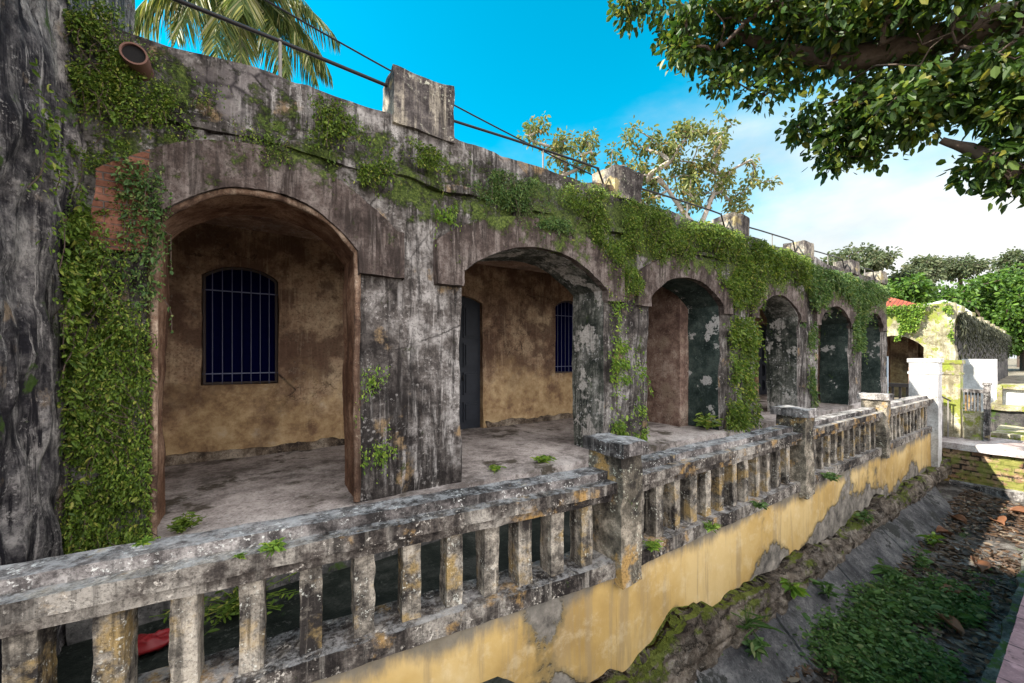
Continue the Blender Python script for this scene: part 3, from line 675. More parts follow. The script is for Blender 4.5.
# stair picket rail seen through the gate
SR = empty('stair_railing', (14.3, 2.6, -2.06), 'dark sloping stair railing with thin pickets between the two gate pillars', 'railing')
m = M(); m.tube([(14.1, 2.55, -.75), (14.5, 2.05, -1.15)], .02, 6); m.build('handrail', MAT['wood_dark'], SR)
for k in range(6):
    t = (k+.5)/6; m = M(); m.box((14.1+.4*t-.012, 14.1+.4*t+.012), (2.55-.5*t-.012, 2.55-.5*t+.012), (-2.06, -.77-.4*t), .2); m.build('picket', MAT['grey_post'], SR)
m = M(); m.box((15.1, 15.6), (2.3, 4.1), (-2.2, -1.62), .1); m.rough(.01, 3, 39)
tag(m.build('stair_block', MAT['dark_wall']), 'dark low stair block behind the gate opening', 'steps')

# end of the court: dark crossing railing behind the white pillar
CR = empty('court_railing', (19.4, 4.4, -2.2), 'dark low railing crossing behind the white gate pillar, below a bright bush', 'railing')
m = M(); m.box((19.3, 19.5), (3.3, 5.6), (-1.15, -1.02), .1); m.build('top_rail', MAT['wood_dark'], CR)
m = M(); m.box((19.3, 19.5), (3.3, 5.6), (-2.2, -1.9), .1); m.build('base', MAT['dark_wall'], CR)
for k in range(12):
    y = 3.4+k*.19; m = M(); m.box((19.36, 19.44), (y-.03, y+.03), (-1.9, -1.15), .2); m.build('picket', MAT['wood_dark'], CR)
m = M(); m.tube([(19.0, 4.22, -2.2), (19.0, 4.22, -.05)], .03, 8)
tag(m.build('downpipe', simple('pale_blue_pipe', (.4, .48, .55))), 'thin pale blue pipe standing at the far corner of the arcade', 'pipe')
# white panel wall
m = M(); m.box((22.0, 22.25), (2.02, 2.84), (-2.2, -.15), .1); m.rough(.004, 3, 40)
tag(m.build('screen_slab', MAT['white']), 'plain bright white sunlit panel standing against the dark far wall', 'panel')
# stepped sunlit masonry at right edge
ST = empty('garden_steps', (18.4, 1.4, -2.2), 'sunlit mossy masonry block with a slab top at the right edge', 'steps')
m = M(); m.box((17.6, 19.4), (.6, 1.75), (-2.2, -1.55), .08); m.rough(.02, 2, 42); m.build('lower_block', MAT['dark_wall'], ST)
m = M(); m.box((17.5, 19.5), (.5, 1.8), (-1.55, -1.42), .08); m.rough(.02, 2, 43); m.build('lower_slab', MAT['lit_moss_wall'], ST)
m = M(); m.box((18.1, 19.3), (.5, 1.55), (-1.42, -1.0), .08); m.rough(.02, 2, 44); m.build('upper_block', MAT['white'], ST)
m = M(); m.box((18.0, 19.5), (.4, 1.66), (-1.0, -.88), .08); m.rough(.02, 2, 45); m.build('upper_slab', MAT['lit_moss_wall'], ST)
m = M(); m.box((17.95, 18.05), (1.55, 1.65), (-1.42, -.88), .05); m.build('corner_post', MAT['lit_moss_wall'], ST)
m = M(); m.box((15.5, 17.3), (.3, 1.5), (-2.2, -1.95), .1); m.rough(.02, 2, 46)
tag(m.build('stone_step', MAT['lit_moss_wall']), 'low broad mossy step between the brick bridge and the masonry block', 'step')

# ================================================================== ROOF RAIL, CABLE
HR = empty('parapet_handrail', (.22, 4.4, 2.55), 'black iron pipe rail stretching between the roof merlons on thin posts', 'railing')
YR = 4.42
def pipe(name, pts, r, mat, parent, n=8):
    m = M(); m.tube(pts, r, n); return m.build(name, mat, parent)
pipe('rail', [(-1.2, YR, 3.09), (.2, YR, 3.06), (1.28, YR, 3.02)], .019, MAT['pipe_iron'], HR)
for i in range(5):
    x0 = MX[i][1]; x1 = MX[i+1][0]
    pipe('rail', [(x0-.02, YR-.05, 2.86), (x0+.9, YR-.05, 2.90), (x1-.5, YR-.05, 2.94), (x1-.16, YR-.05, 2.94), (x1-.02, YR-.05, 2.68)], .016, MAT['pipe_iron'], HR)
    pipe('post', [((x0+x1)/2+.1, YR-.05, 2.5), ((x0+x1)/2+.1, YR-.05, 2.91)], .012, MAT['grey_post'], HR)
pipe('post', [(.22, YR, 2.5), (.22, YR, 3.08)], .017, MAT['grey_post'], HR)
pts = [(-1.5+7*t, 5.5-.6*t, 4.55-1.45*t-.5*t*(1-t)) for t in np.linspace(0, 1, 16)]
m = M(); m.tube(pts, .012, 6); tag(m.build('electric_cable', MAT['cable']), 'thin black cable sagging across the sky above the roof rail', 'cable')

# ================================================================== FAR BUILDING
FB = empty('far_building', (30, 8, -2.2), 'distant sunlit old building with a wide dark arch and green lichened front', 'building')
m = M()
X0 = 26.0
# front faces -X: build in (Y) then swap axes
w = M()
wall_openings(w, -12., -3.56, 0, .6, -2.2, lambda x: np.full_like(np.asarray(x, float), 2.35), [(-6.6, -4.5, -2.2, .35, .6, 1), (-10.2, -8.0, -2.2, .35, .6, 1)], .12)
w.mapz(lambda V: np.stack([X0+V[:, 1], -V[:, 0], V[:, 2]], -1)); w.rough(.04, 1.6, 14, 4)
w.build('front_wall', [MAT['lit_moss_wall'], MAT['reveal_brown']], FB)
w = M(); w.box((26.2, 66), (3.58, 4.1), (-2.2, 1.85), .3)
w.mapz(lambda V: V+np.stack([0*V[:, 0], (V[:, 0]-26)*.044, 0*V[:, 0]], -1)); w.rough(.06, 1, 15, 3)
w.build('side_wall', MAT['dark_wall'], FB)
for k in range(8):
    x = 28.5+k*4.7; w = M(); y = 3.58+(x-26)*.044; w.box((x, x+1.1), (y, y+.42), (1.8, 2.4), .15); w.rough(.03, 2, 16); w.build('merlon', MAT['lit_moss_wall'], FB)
w = M(); w.box((28.8, 29.1), (3.9, 12), (-2.2, 2.2), .4); w.build('inner_wall', MAT['inside'], FB)
for y in (5.0, 6.1): 
    w = M(); w.box((27.6, 28.0), (y, y+.35), (-2.2, 2), .2); w.build('column', MAT['reveal_brown'], FB)
w = M(); w.box((26.3, 40), (4.2, 12), (2.1, 2.25), 1); w.build('roof_deck', MAT['roof_slab'], FB)
# red tiled hip roof behind
RH = empty('red_roof_house', (34, 10, -2.2), 'house with a red tiled roof rising behind the far building', 'house')
w = M(); w.box((31, 40), (6.6, 15), (-2.2, 2.6), .6); w.build('wall', MAT['white'], RH)
w = M(); c = (36.5, 10.8, 5.3)
e = [(30.4, 5.2, 2.65), (40.6, 5.2, 2.65), (40.6, 16, 2.65), (30.4, 16, 2.65)]
for a, b in zip(e, e[1:]+e[:1]):
    w.add([a, b, c, c], [[0, 1, 2, 3]])
    a2 = (a[0], a[1], a[2]-.15); b2 = (b[0], b[1], b[2]-.15); w.add([a, b, b2, a2], [[0, 1, 2, 3]])
w.build('roof', MAT['tiles'], RH, smooth=False)
GH = empty('white_gable_house', (45, 6.8, -2.2), 'small white walled house with a pale gable between red roof and trees', 'house')
w = M(); w.box((42, 48), (5.9, 8.8), (-2.2, 3.4), .5); w.build('wall', MAT['white'], GH)
w = M(); w.add([(41.7, 5.6, 3.35), (48.3, 5.6, 3.35), (48.3, 6.2, 4.0), (41.7, 6.2, 4.0)], [[0, 1, 2, 3]]); w.add([(41.7, 9.1, 3.35), (48.3, 9.1, 3.35), (48.3, 6.2, 4.0), (41.7, 6.2, 4.0)], [[3, 2, 1, 0]])
w.add([(41.7, 5.6, 3.35), (41.7, 6.2, 4.0), (41.7, 9.1, 3.35), (41.7, 9.1, 3.35)], [[0, 1, 2, 3]]); w.build('roof', MAT['white'], GH, smooth=False)

# ================================================================== CREEPERS ON THE FACADE
def creeper(label, poly, n, L, mat, yf=YF-.06, thick=.06, thr=-.2, nsc=3.0, droop=.5, surf=None, seed=0, name='creeping_fig', cat='creeper', base=None):
    P = np.array(poly); x0, z0 = P.min(0); x1, z1 = P.max(0)
    X = RNG.uniform(x0, x1, n*4); Z = RNG.uniform(z0, z1, n*4)
    k = in_poly(X+.09*RNG.normal(size=len(X)), Z+.09*RNG.normal(size=len(X)), poly); X = X[k]; Z = Z[k]
    q = np.stack([X, 0*X, Z], -1); d = fbm(q, nsc, 200+seed, 3)
    k = RNG.random(len(X)) < 1/(1+np.exp(-(d-thr-.12)*5.5)); X = X[k][:n]; Z = Z[k][:n]; d = d[k][:n]
    th = thick*(.15+.85*np.clip((d-thr)*1.1, 0, 1.2))
    Y = yf-RNG.uniform(0, 1, len(X))**1.3*th
    Pt = np.stack([X, Y, Z], -1); m = M()
    ns = max(3, n//220); SP = []
    for q in RNG.choice(len(X), ns):
        p = np.array([X[q], yf-th[q]*.8, Z[q]]); v = RNG.normal(size=3)*np.array([.5, .1, .3])+np.array([0, -.1, -.8]); pts = [p]
        for t in range(7): v = v+RNG.normal(size=3)*np.array([.35, .1, .2])+np.array([0, .05, -.1]); p = p+v*L*.9; p[0] = min(max(p[0], x0-.04), x1+.04); p[1] = min(p[1], yf-.005); pts.append(p)
        pts = np.array(pts)
        for t in range(1, 8): SP += [pts[t]]*3
        if surf: pts = surf(pts)
        m.tube([tuple(p) for p in pts], .0035, 4, 1)
    SP = np.array(SP)+RNG.normal(size=(len(SP), 3))*L*.2; Pt = np.concatenate([Pt, SP]) 
    if surf: Pt = surf(Pt)
    D = RNG.normal(size=Pt.shape)*.6+(np.array([.5, -.3, -droop]) if surf else np.array([0, -.7, -droop]))
    Ls = L*.82*np.exp(RNG.normal(size=len(Pt))*.3); leaf_cards(m, Pt, D, Ls, Ls*.55, .2, .25)
    mat = [mat, MAT['bark']]
    o = m.build(name, mat, smooth=False)
    c = Pt.mean(0); o.location = base or (0, 0, 0)
    me = o.data; co = np.empty(len(me.vertices)*3); me.vertices.foreach_get('co', co); co = co.reshape(-1, 3)
    org = Pt[np.argmin(Pt[:, 2])]; co -= org; me.vertices.foreach_set('co', co.ravel()); o.location = org.tolist(); me.update()
    return tag(o, label, cat, 'creepers growing on the old walls')
creeper('dense green creeper mass covering the wall left of the first arch', [(-1.12, .9), (-.95, .95), (-.85, .35), (-.66, .1), (-.70, -1.48), (-1.12, -1.5)], 20000, .028, MAT['fern'], thick=.13, thr=-.5, nsc=4, seed=1)
creeper('creeper strand climbing the corner beside the brick block, under the clay pipe', [(-1.08, 2.6), (-.92, 2.65), (-.85, 2.1), (-.78, 1.75), (-.90, 1.3), (-.9, .9), (-1.12, .85)], 9000, .026, MAT['fern'], thick=.06, thr=-.08, nsc=5, seed=2)
creeper('thin creeper spreading right from the clay pipe over the wall top', [(-.9, 2.45), (-.6, 2.2), (-.36, 2.26), (-.28, 2.1), (-.3, 1.9), (.25, 1.9), (.3, 1.83), (-.35, 1.78), (-.7, 1.72), (-.95, 1.9)], 6500, .024, MAT['fern'], thr=-.0, nsc=4.5, thick=.05, seed=3)
creeper('small creeper tuft hanging at the top left shoulder of the first arch', [(-.86, 1.5), (-.72, 1.5), (-.58, 1.15), (-.64, .5), (-.74, .35), (-.72, 1.0)], 1500, .034, MAT['fern_cool'], yf=YF-.08, thr=-.3, seed=4)
creeper('small creeper patch on the wall between first arch and first merlon', [(.4, 2.5), (.8, 2.38), (1.25, 2.02), (1.0, 1.7), (.55, 1.9)], 3200, .030, MAT['fern'], thr=-.15, nsc=5, thick=.05, seed=5)
creeper('small creeper patch under the first merlon', [(1.3, 2.35), (1.75, 2.3), (1.85, 2.05), (1.4, 2.1)], 1200, .030, MAT['fern'], thr=-.05, nsc=5, seed=6)
creeper('ragged creeper hanging above the second arch', [(1.95, 2.2), (2.4, 2.3), (3.2, 2.2), (3.7, 1.95), (3.6, 1.72), (3.1, 1.68), (2.8, 1.86), (2.3, 1.95)], 9000, .028, MAT['fern_cool'], thr=-.05, nsc=3.5, thick=.1, seed=7)
creeper('thick light green creeper slope between the second and third arches', [(3.5, 2.25), (4.3, 2.5), (5.6, 2.45), (6.6, 2.2), (6.4, 1.85), (5.6, 1.7), (5.25, 1.5), (5.2, 1.0), (4.6, .95), (4.65, 1.4), (4.1, 1.75)], 22000, .031, MAT['fern'], thr=-.2, nsc=2.6, thick=.15, seed=8)
creeper('long feathery creeper curtain over the third and fourth arches', [(5.9, 2.3), (7.4, 2.5), (9.4, 2.45), (12, 2.35), (12, 1.8), (10.5, 1.85), (9.2, 1.5), (8.8, 1.0), (8.2, .95), (7.8, 1.35), (7.2, 1.75), (6.4, 1.85)], 24000, .044, MAT['fern'], thr=-.2, nsc=2.2, thick=.18, seed=9)
creeper('far creeper curtain over the last two arches', [(11.8, 2.35), (15, 2.35), (18.2, 2.3), (18.2, 1.9), (16.4, 1.75), (16.2, 1.0), (15.4, 1.1), (15.0, 1.6), (13.6, 1.85), (12.4, 1.3), (11.8, 1.2)], 13000, .06, MAT['fern_cool'], thr=-.15, nsc=1.8, thick=.18, seed=10)
creeper('tall creeper column on the pier between third and fourth arches', [(7.85, .8), (8.6, .75), (9.05, .4), (9.1, -1.45), (7.8, -1.5), (8.1, -.3)], 6500, .055, MAT['fern'], thr=-.42, nsc=2.4, thick=.16, seed=11)
creeper('bright yellow green creeper on the pier behind the nearest pillar', [(4.5, .85), (4.75, .8), (4.8, .1), (5.35, -.1), (5.3, -1.4), (4.5, -1.4), (4.5, -.2)], 2600, .045, MAT['fern_bright'], thr=-.02, nsc=3.6, thick=.09, seed=12)
creeper('tiny green sprigs on the right side pier of the first arch', [(.92, -.2), (1.15, -.1), (1.2, -1.2), (1.0, -1.5), (.9, -1.4)], 550, .034, MAT['fern_bright'], thr=.1, nsc=4, seed=13)
creeper('green sprig above the block left of the second arch', [(1.68, 1.7), (1.95, 1.72), (1.95, 1.5), (1.7, 1.5)], 260, .04, MAT['fern_bright'], thr=-.2, nsc=4, seed=14)
creeper('thin creeper at the foot of the pier between fourth and fifth arches', [(11.3, .9), (12.2, .9), (12.3, -1.3), (11.9, -1.4), (11.9, 0)], 1800, .06, MAT['fern_cool'], thr=.0, nsc=2.5, seed=15)
creeper('thin creeper on the narrow pier beyond the fifth arch', [(14.9, 1.2), (16.0, 1.2), (16.0, .2), (15.2, .1)], 1500, .07, MAT['fern_cool'], thr=-.1, nsc=2.5, seed=16)
# creeper on wing wall (faces +X): map (a -> Y)
def wsurf(P): return np.stack([np.full(len(P), -1.04)+(P[:, 1]-YF+.05)*-1., P[:, 0], P[:, 2]], -1)
creeper('yellowish creeper streak hanging on the far left weathered wall', [(3.25, 1.7), (3.5, 1.6), (3.75, 1.0), (3.8, .3), (3.6, .3), (3.5, .8), (3.3, 1.2)], 1300, .032, MAT['fern'], thr=.22, nsc=3, thick=.04, seed=17, surf=wsurf)
creeper('creeper fringe spreading onto the lower far left wall', [(3.75, .5), (4.15, 1.2), (4.17, -1.4), (3.85, -1.4), (3.9, -.6)], 3600, .035, MAT['fern'], thr=-.1, nsc=4, thick=.06, seed=18, surf=wsurf)
# far building ivy, lit
m = M(); n = 11000
Y = RNG.uniform(3.6, 9.5, n); Z = RNG.uniform(.7, 2.4, n); q = np.stack([0*Y, Y, Z], -1); k = fbm(q, 1.2, 321) > -.15
Pt = np.stack([np.full(k.sum(), 25.88)-RNG.uniform(0, .15, k.sum()), Y[k], Z[k]], -1); leaf_cards(m, Pt, RNG.normal(size=Pt.shape)*.6+np.array([-.6, 0, -.5]), .11, .07)
m.mapz(lambda V: V-np.array([25.9, 6, .7])); o = m.build('creeping_fig', MAT['fern_bright'], smooth=False); o.location = (25.9, 6, .7)
tag(o, 'sunlit yellow green creeper over the wide arch of the far building', 'creeper', 'creepers growing on the old walls')
m = M(); n = 4500
Xs = 26.2+38*RNG.uniform(0, 1, n)**1.5; Z = 1.95-RNG.exponential(.55, n); Pt = np.stack([Xs, 3.5+(Xs-26)*.044-RNG.uniform(0, .25, n), Z], -1); Pt = Pt[Z > -.4]
leaf_cards(m, Pt, RNG.normal(size=Pt.shape)*.3+np.array([0, -.1, -1.2]), .2, .05); m.mapz(lambda V: V-np.array([40, 4, 0])); o = m.build('creeping_fig', MAT['dry_vine'], smooth=False); o.location = (40, 4, 0)
tag(o, 'shaggy dark creeper hanging down the shaded far side wall', 'creeper', 'creepers growing on the old walls')

# ================================================================== TREES
def tree(name, label, group, base, trunk_pts, blobs, ntgt, nleaf, leafL, leafW, mleaf, mbark, r_tip=.012, expo=2.3, spread=.22, seg=.35, droop=.3, rmax=9, extra=None, clear=0., cat='tree', wander=.05):
    T = empty(name, base, label, cat, group)
    rng = np.random.default_rng(abs(hash(label)) % 1000 if False else len(label)*13+ntgt)
    nodes = [np.array(p, float) for p in trunk_pts[0]]; par = [-1]+list(range(len(nodes)-1))
    for br in trunk_pts[1:]:
        d = [np.linalg.norm(n-np.array(br[0])) for n in nodes]; p = int(np.argmin(d))
        for q in br: nodes.append(np.array(q, float)); par.append(p); p = len(nodes)-1
    vol = np.array([b[3]*b[3]*b[4] for b in blobs]); pr = vol**.75/np.sum(vol**.75)
    tg = []
    for _ in range(ntgt):
        b = blobs[rng.choice(len(blobs), p=pr)]; d = rng.normal(size=3); d /= np.linalg.norm(d); r = rng.uniform(.35, 1)**.5
        tg.append(np.array(b[:3])+d*r*np.array([b[3], b[3], b[4]]))
    b0 = nodes[len(trunk_pts[0])-1]
    tg.sort(key=lambda p: min(np.linalg.norm(p-n) for n in nodes[:8]))
    tips = []
    for p in tg:
        A = np.array(nodes); d = np.linalg.norm(A-p, axis=1)+np.clip(A[:, 2]-p[2], 0, 9)*.4
        d[:1] += 50; i = int(np.argmin(d)); s = nodes[i]; L = np.linalg.norm(p-s); k = max(1, int(L/seg)); last = i
        side = rng.normal(size=3)*L*.12
        for j in range(1, k+1):
            t = j/k; q = s+(p-s)*t+side*math.sin(t*math.pi)+rng.normal(size=3)*wander*(t < 1)
            nodes.append(q); par.append(last); last = len(nodes)-1
        tips.append(last)
    w = np.zeros(len(nodes))
    for t in tips: w[t] += 1
    for i in range(len(nodes)-1, 0, -1):
        if par[i] >= 0 and par[i] < i: w[par[i]] += w[i]
    rad = r_tip*np.maximum(w, .6)**(1/expo)
    nt = len(trunk_pts[0])
    if extra:
        for i, r in enumerate(extra[:nt]): rad[i] = r
        idx = nt
        for br, rr in zip(trunk_pts[1:], extra[nt]):
            for q, r in zip(br, rr): rad[idx] = r; idx += 1
    m = M()
    def chain(a, b):
        m.tube([nodes[a], nodes[b]], [min(rad[a], rad[b]*1.25 if b >= nt else rad[a]), rad[b]], 7 if rad[b] > .05 else 4)
    # long smooth tubes along main limbs
    def smooth(pts, rr, sub=5):
        P = np.array(pts, float); out = []; ro = []
        for i in range(len(P)-1):
            p0 = P[max(i-1, 0)]; p1 = P[i]; p2 = P[i+1]; p3 = P[min(i+2, len(P)-1)]
            for s in range(sub):
                t = s/sub; out.append(.5*((2*p1)+(-p0+p2)*t+(2*p0-5*p1+4*p2-p3)*t*t+(-p0+3*p1-3*p2+p3)*t**3)); ro.append(rr[i]*(1-t)+rr[i+1]*t)
        out.append(P[-1]); ro.append(rr[-1]); return out, ro
    mt = M(); pts, rr = smooth(trunk_pts[0], rad[:nt]); mt.tube(pts, rr, 14); idx = nt
    for br in trunk_pts[1:]:
        pts, rr = smooth(br, rad[idx:idx+len(br)]); mt.tube(pts, rr, 12); idx += len(br)
    mt.rough(.05*float(max(rad[:nt])), 6, 9, 3); mt.build('trunk', mbark, T)
    for i in range(idx, len(nodes)): chain(par[i], i)
    m.build('branches', mbark, T)
    ml = M(); C = np.array([nodes[t] for t in tips]); 
    c = np.repeat(C, nleaf, 0); off = rng.normal(size=c.shape); off *= spread*rng.uniform(.2, 1, (len(c), 1))/np.maximum(.6, np.linalg.norm(off, axis=1, keepdims=True))
    D = unit(off)+rng.normal(size=c.shape)*.5+np.array([0, 0, -droop]); Ls = leafL*rng.uniform(.6, 1.25, len(c))
    q = c+off
    if clear:
        keep = np.ones(len(q), bool)
        for br in trunk_pts[:1]:
            P, _ = smooth(br, [0]*len(br), 8)
            for p in P: keep &= np.linalg.norm(q-np.array(p)*.93, axis=1) > clear
            for p in P: keep &= np.linalg.norm(q-np.array(p)*.86, axis=1) > clear*.8
        q = q[keep]; D = D[keep]; Ls = Ls[keep]
    leaf_cards(ml, q, D, Ls, Ls*leafW/leafL, .18, .2)
    ml.build('crown', mleaf, T, smooth=False)
    return T
OV = [(5.4, 4.1, 5.69, 0.49, 0.3), (5.64, 3.82, 5.25, 0.4, 0.36), (5.82, 3.46, 4.93, 0.55, 0.5), (6.11, 3.14, 4.38, 0.54, 0.40), (6.41, 2.82, 3.93, 0.30, 0.2), (6.28, 2.79, 4.68, 0.74, 0.6), (6.78, 2.22, 4.52, 0.79, 0.72), (7.21, 2.18, 3.49, 0.52, 0.37), (7.2, 2.42, 3.31, 0.34, 0.25), (7.39, 2.05, 2.97, 0.40, 0.34), (7.23, 1.68, 3.12, 0.5, 0.4), (7.52, 1.61, 2.68, 0.18, 0.18), (7.32, 1.5, 3.6, 0.68, 0.61), (7.1, 1.65, 4.42, 0.75, 0.54), (7.34, 1.13, 3.91, 0.64, 0.58), (7.54, 1.12, 3.2, 0.45, 0.4), (7.56, 0.75, 4.0, 0.55, 0.49), (7.66, 0.68, 3.26, 0.55, 0.55), (7.82, 0.69, 2.7, 0.45, 0.35), (8.03, 0.67, 2.35, 0.4, 0.25), (7.92, 0.86, 2.35, 0.2, 0.14), (7.78, 0.36, 3.01, 0.47, 0.71), (8.0, 0.33, 2.25, 0.45, 0.42), (7.76, 0.25, 3.75, 0.58, 0.58), (6.9, 2.3, 5.6, 1.1, .7), (7.3, 1.0, 5.3, 1.1, .7)]
tree('overhanging_tree', 'large broad leaved tree leaning over the drain from the upper right', None, (10.63, -1.3, -1.66),
     [[(10.7, -1.35, -1.75), (10.5, -1.2, .2), (10.12, -.96, 1.91), (9.2, -.34, 3.3), (8.23, .54, 4.25), (7.78, 1.2, 4.3), (7.13, 1.87, 4.2), (6.65, 2.55, 4.5), (5.95, 3.3, 5.1)],
      [(10.12, -.96, 1.91), (9.1, -.3, 1.75), (8.3, .3, 1.95), (7.85, .75, 2.5), (7.6, 1.15, 2.85)]],
     [(a, b, c+.16, r*.95, v*.95) for a, b, c, r, v in OV], 520, 44, .112, .08, MAT['almond'], MAT['bark'], r_tip=.006, expo=2.2, spread=.26, seg=.25, extra=[.36, .34, .30, .24, .22, .20, .16, .09, .03, [[.18, .15, .12, .09, .04]]], clear=.33)
tree('sparse_tree', 'airy thin leaved tree with pale branches behind the second and third merlons', 'trees behind the arcade', (19.09, 11.33, -2.2),
     [[(19.1, 11.3, -2.2), (19.09, 11.33, 3.3), (18.96, 11.41, 6.15), (18.45, 11.75, 7.18), (17.72, 12.24, 8.46)], [(18.96, 11.41, 6.15), (19.6, 10.9, 8.2), (20.2, 10.6, 9.3)]],
     [(18.66, 11.61, 10.3, 1.79, 1.28), (19.95, 10.76, 11.5, 1.03, 0.72), (16.96, 12.75, 9.8, 1.54, 1.28), (19.09, 11.33, 8.9, 1.54, 1.28), (20.59, 10.34, 8.97, 1.54, 0.92), (22.0, 9.49, 8.7, 0.62, 0.31), (16.53, 13.03, 11.2, 1.03, 0.51), (17.81, 12.18, 8.2, 1.54, .9), (21.01, 10.05, 7.9, 1.03, 0.51), (15.6, 13.7, 10.1, 0.8, 0.77)],
     185, 27, .22, .13, MAT['sparse'], MAT['bark_pale'], r_tip=.022, spread=.36, seg=.6, extra=[.3, .26, .18, .12, .08, [[.13, .1, .06]]], wander=.12)
tree('sparse_tree', 'smaller airy tree left of the second merlon, leafy twigs against blue sky', 'trees behind the arcade', (13.3, 15.2, -2.2),
     [[(13.3, 15.2, -2.2), (13.3, 15.2, 4), (13.4, 15.1, 7.5)]],
     [(12.47, 15.72, 11.0, 1.28, 0.8), (13.96, 14.73, 10.3, 1.13, 0.92), (13.11, 15.3, 9.5, 1.4, 0.6)],
     52, 26, .22, .13, MAT['sparse'], MAT['bark_pale'], r_tip=.022, spread=.36, seg=.6, wander=.12)
BG = [((77.5, 20.5), 14.6, 3.8, 2.0, 'round distant tree rising behind the last merlons of the roof', 'bg_dull', 0), ((69, 14.1), 8.3, 2.4, 1.4, 'small green tree just right of the arcade end, above the red roof', 'bg', 1), ((83.5, 16.5), 11.6, 2.0, 1.6, 'small brownish round tree left in the far tree line', 'bg_dull', 0),
      ((107, 18.5), 16.6, 2.6, 1.9, 'distant dull tree above the pale gable', 'bg_dull', 0), ((120.8, 15.8), 18.2, 4.0, 1.6, 'distant wide brownish tree topping the bright canopy', 'bg_dull', 0),
      ((86, 9), 6.9, 5.6, 4.4, 'big bright green tree behind the dark far wall', 'bg', 2), ((90, 5.6), 7.7, 5.5, 4.6, 'bright green tree at the right edge of the far tree line', 'bg', 2), ((85.1, 13.1), 7.9, 3.4, 2.0, 'yellow green sunlit tree right of the red roof', 'bg', 1), ((94.8, 2.0), 7.6, 7, 5.6, 'broad green tree cut by the right frame edge', 'bg', 2), ((114.7, 7.9), 16.6, 3, 2.0, 'dark far tree poking above the right canopy', 'bg_dull', 0)]
for (x, y), z, rh, rv, lab, mt, big in BG:
    nt = {0: 60, 1: 60, 2: 230}[big]
    tree('background_tree', lab, 'far tree line', (x, y, -2.2), [[(x, y, -2.2), (x, y, z*.3), (x+.3, y, z-rv)]],
         [(x, y, z, rh, rv), (x, y+rh*.5, z-rv*.5, rh*.6, rv*.7), (x, y-rh*.5, z-rv*.4, rh*.6, rv*.6), (x-rh*.3, y, z-rv*.9, rh*.8, rv*.7)], nt, 60, .55, .34, MAT[mt], MAT['bark'], r_tip=.06, spread=1.1, seg=2.0, wander=.3)
# dense tree added left, outside the frame, to shade the near balustrade and drain
tree('unseen_shade_tree', 'large dense tree standing behind the left wing', None, (-6.5, 8.5, -2.2), [[(-6.5, 8.5, -2.2), (-6.4, 8.4, 2.5), (-6.2, 8, 5.5)]],
     [(-5.4, 5.5, 6.0, 1.7, 2.2), (-5.3, 5.5, 8.0, 1.3, 1.4), (-7.5, 7, 6.5, 2.0, 2.0)], 380, 26, .34, .2, MAT['almond'], MAT['bark'], r_tip=.02, spread=.55, seg=.8)

# palm -------------------------------------------------------------
PT = empty('palm_tree', (-.16, 10.9, -2.2), 'palm with drooping yellow green fronds behind the left end of the roof', 'palm')
m = M(); m.tube([(-.16+.15*math.sin(z*.5), 10.9, z) for z in np.linspace(-2.2, 8.2, 24)], [.17-.05*t for t in np.linspace(0, 1, 24)], 10); m.build('trunk', MAT['bark_pale'], PT)
hub = np.array([-.16+.15*math.sin(4.1), 10.9, 8.25])
rr = np.random.default_rng(5)
fr = []
for k in range(16):
    az = k*2.399; el = rr.uniform(-.1, 1.0); fr.append((az, el, rr.uniform(1.9, 2.6)))
fr += [(-1.9, -.55, 2.5), (-1.5, -.7, 2.3), (-2.4, -.4, 2.5), (-.9, -.35, 2.6), (-.55, -.1, 2.7), (-2.9, -.1, 2.9), (-3.4, .1, 2.9), (-.2, .2, 2.6)]
for az, el, L in fr:
    d = np.array([math.cos(az)*math.cos(el), math.sin(az)*math.cos(el), math.sin(el)]); pts = []; p = hub.copy(); v = d.copy()
    for s in range(22):
        pts.append(p.copy()); p = p+v*L/21; v = v+np.array([0, 0, -.095]); v /= np.linalg.norm(v)
    pts = np.array(pts); m = M(); m.tube(pts, [.024*(1-.8*i/21) for i in range(22)], 5)
    S = []; D = []; Ls = []
    for i in range(3, 22):
        t = pts[min(i+1, 21)]-pts[i-1]; t /= np.linalg.norm(t); s = np.cross(t, [0, 0, 1]); s /= max(1e-6, np.linalg.norm(s))
        for e in (-1, 1):
            for j in range(3):
                S.append(pts[i]-t*L/21*j/3); D.append(s*e*.8+t*.55+np.array([0, 0, -.65-.3*rr.random()])+rr.normal(size=3)*.08); Ls.append(.62*math.sin(math.pi*min(1, (i+2)/25))+.08)
    leaf_cards(m, np.array(S), np.array(D), np.array(Ls), .035, .1, .3)
    m.build('frond', MAT['palm'], PT, smooth=False)

# bush beyond
def bush(label, c, r, n, L, mat, name='bush', cat='bush', group=None):
    P = RNG.normal(size=(n, 3)); P = P/np.linalg.norm(P, axis=1, keepdims=True)*RNG.uniform(.4, 1, (n, 1))**.5*np.array(r)
    P[:, 2] = np.abs(P[:, 2]); m = M(); leaf_cards(m, P, P+RNG.normal(size=P.shape)*.4*max(r)+np.array([0, 0, .2]), L*RNG.uniform(.6, 1.3, n), L*.5); 
    for k in range(7): 
        a = k*.9; m.tube([(0, 0, 0), (r[0]*.6*math.cos(a), r[1]*.6*math.sin(a), r[2]*.7)], .008, 4)
    o = m.build(name, mat, smooth=False); o.location = c; return tag(o, label, cat, group)
bush('bright sunlit green bush behind the white gate pillar', (20.8, 5.5, -2.2), (.7, .9, 2.0), 2500, .16, MAT['fern_bright'])
bush('pale green bush between the gate pillar and the masonry block', (17.2, 2.5, -2.2), (.5, .35, 1.3), 900, .12, MAT['fern_bright'])

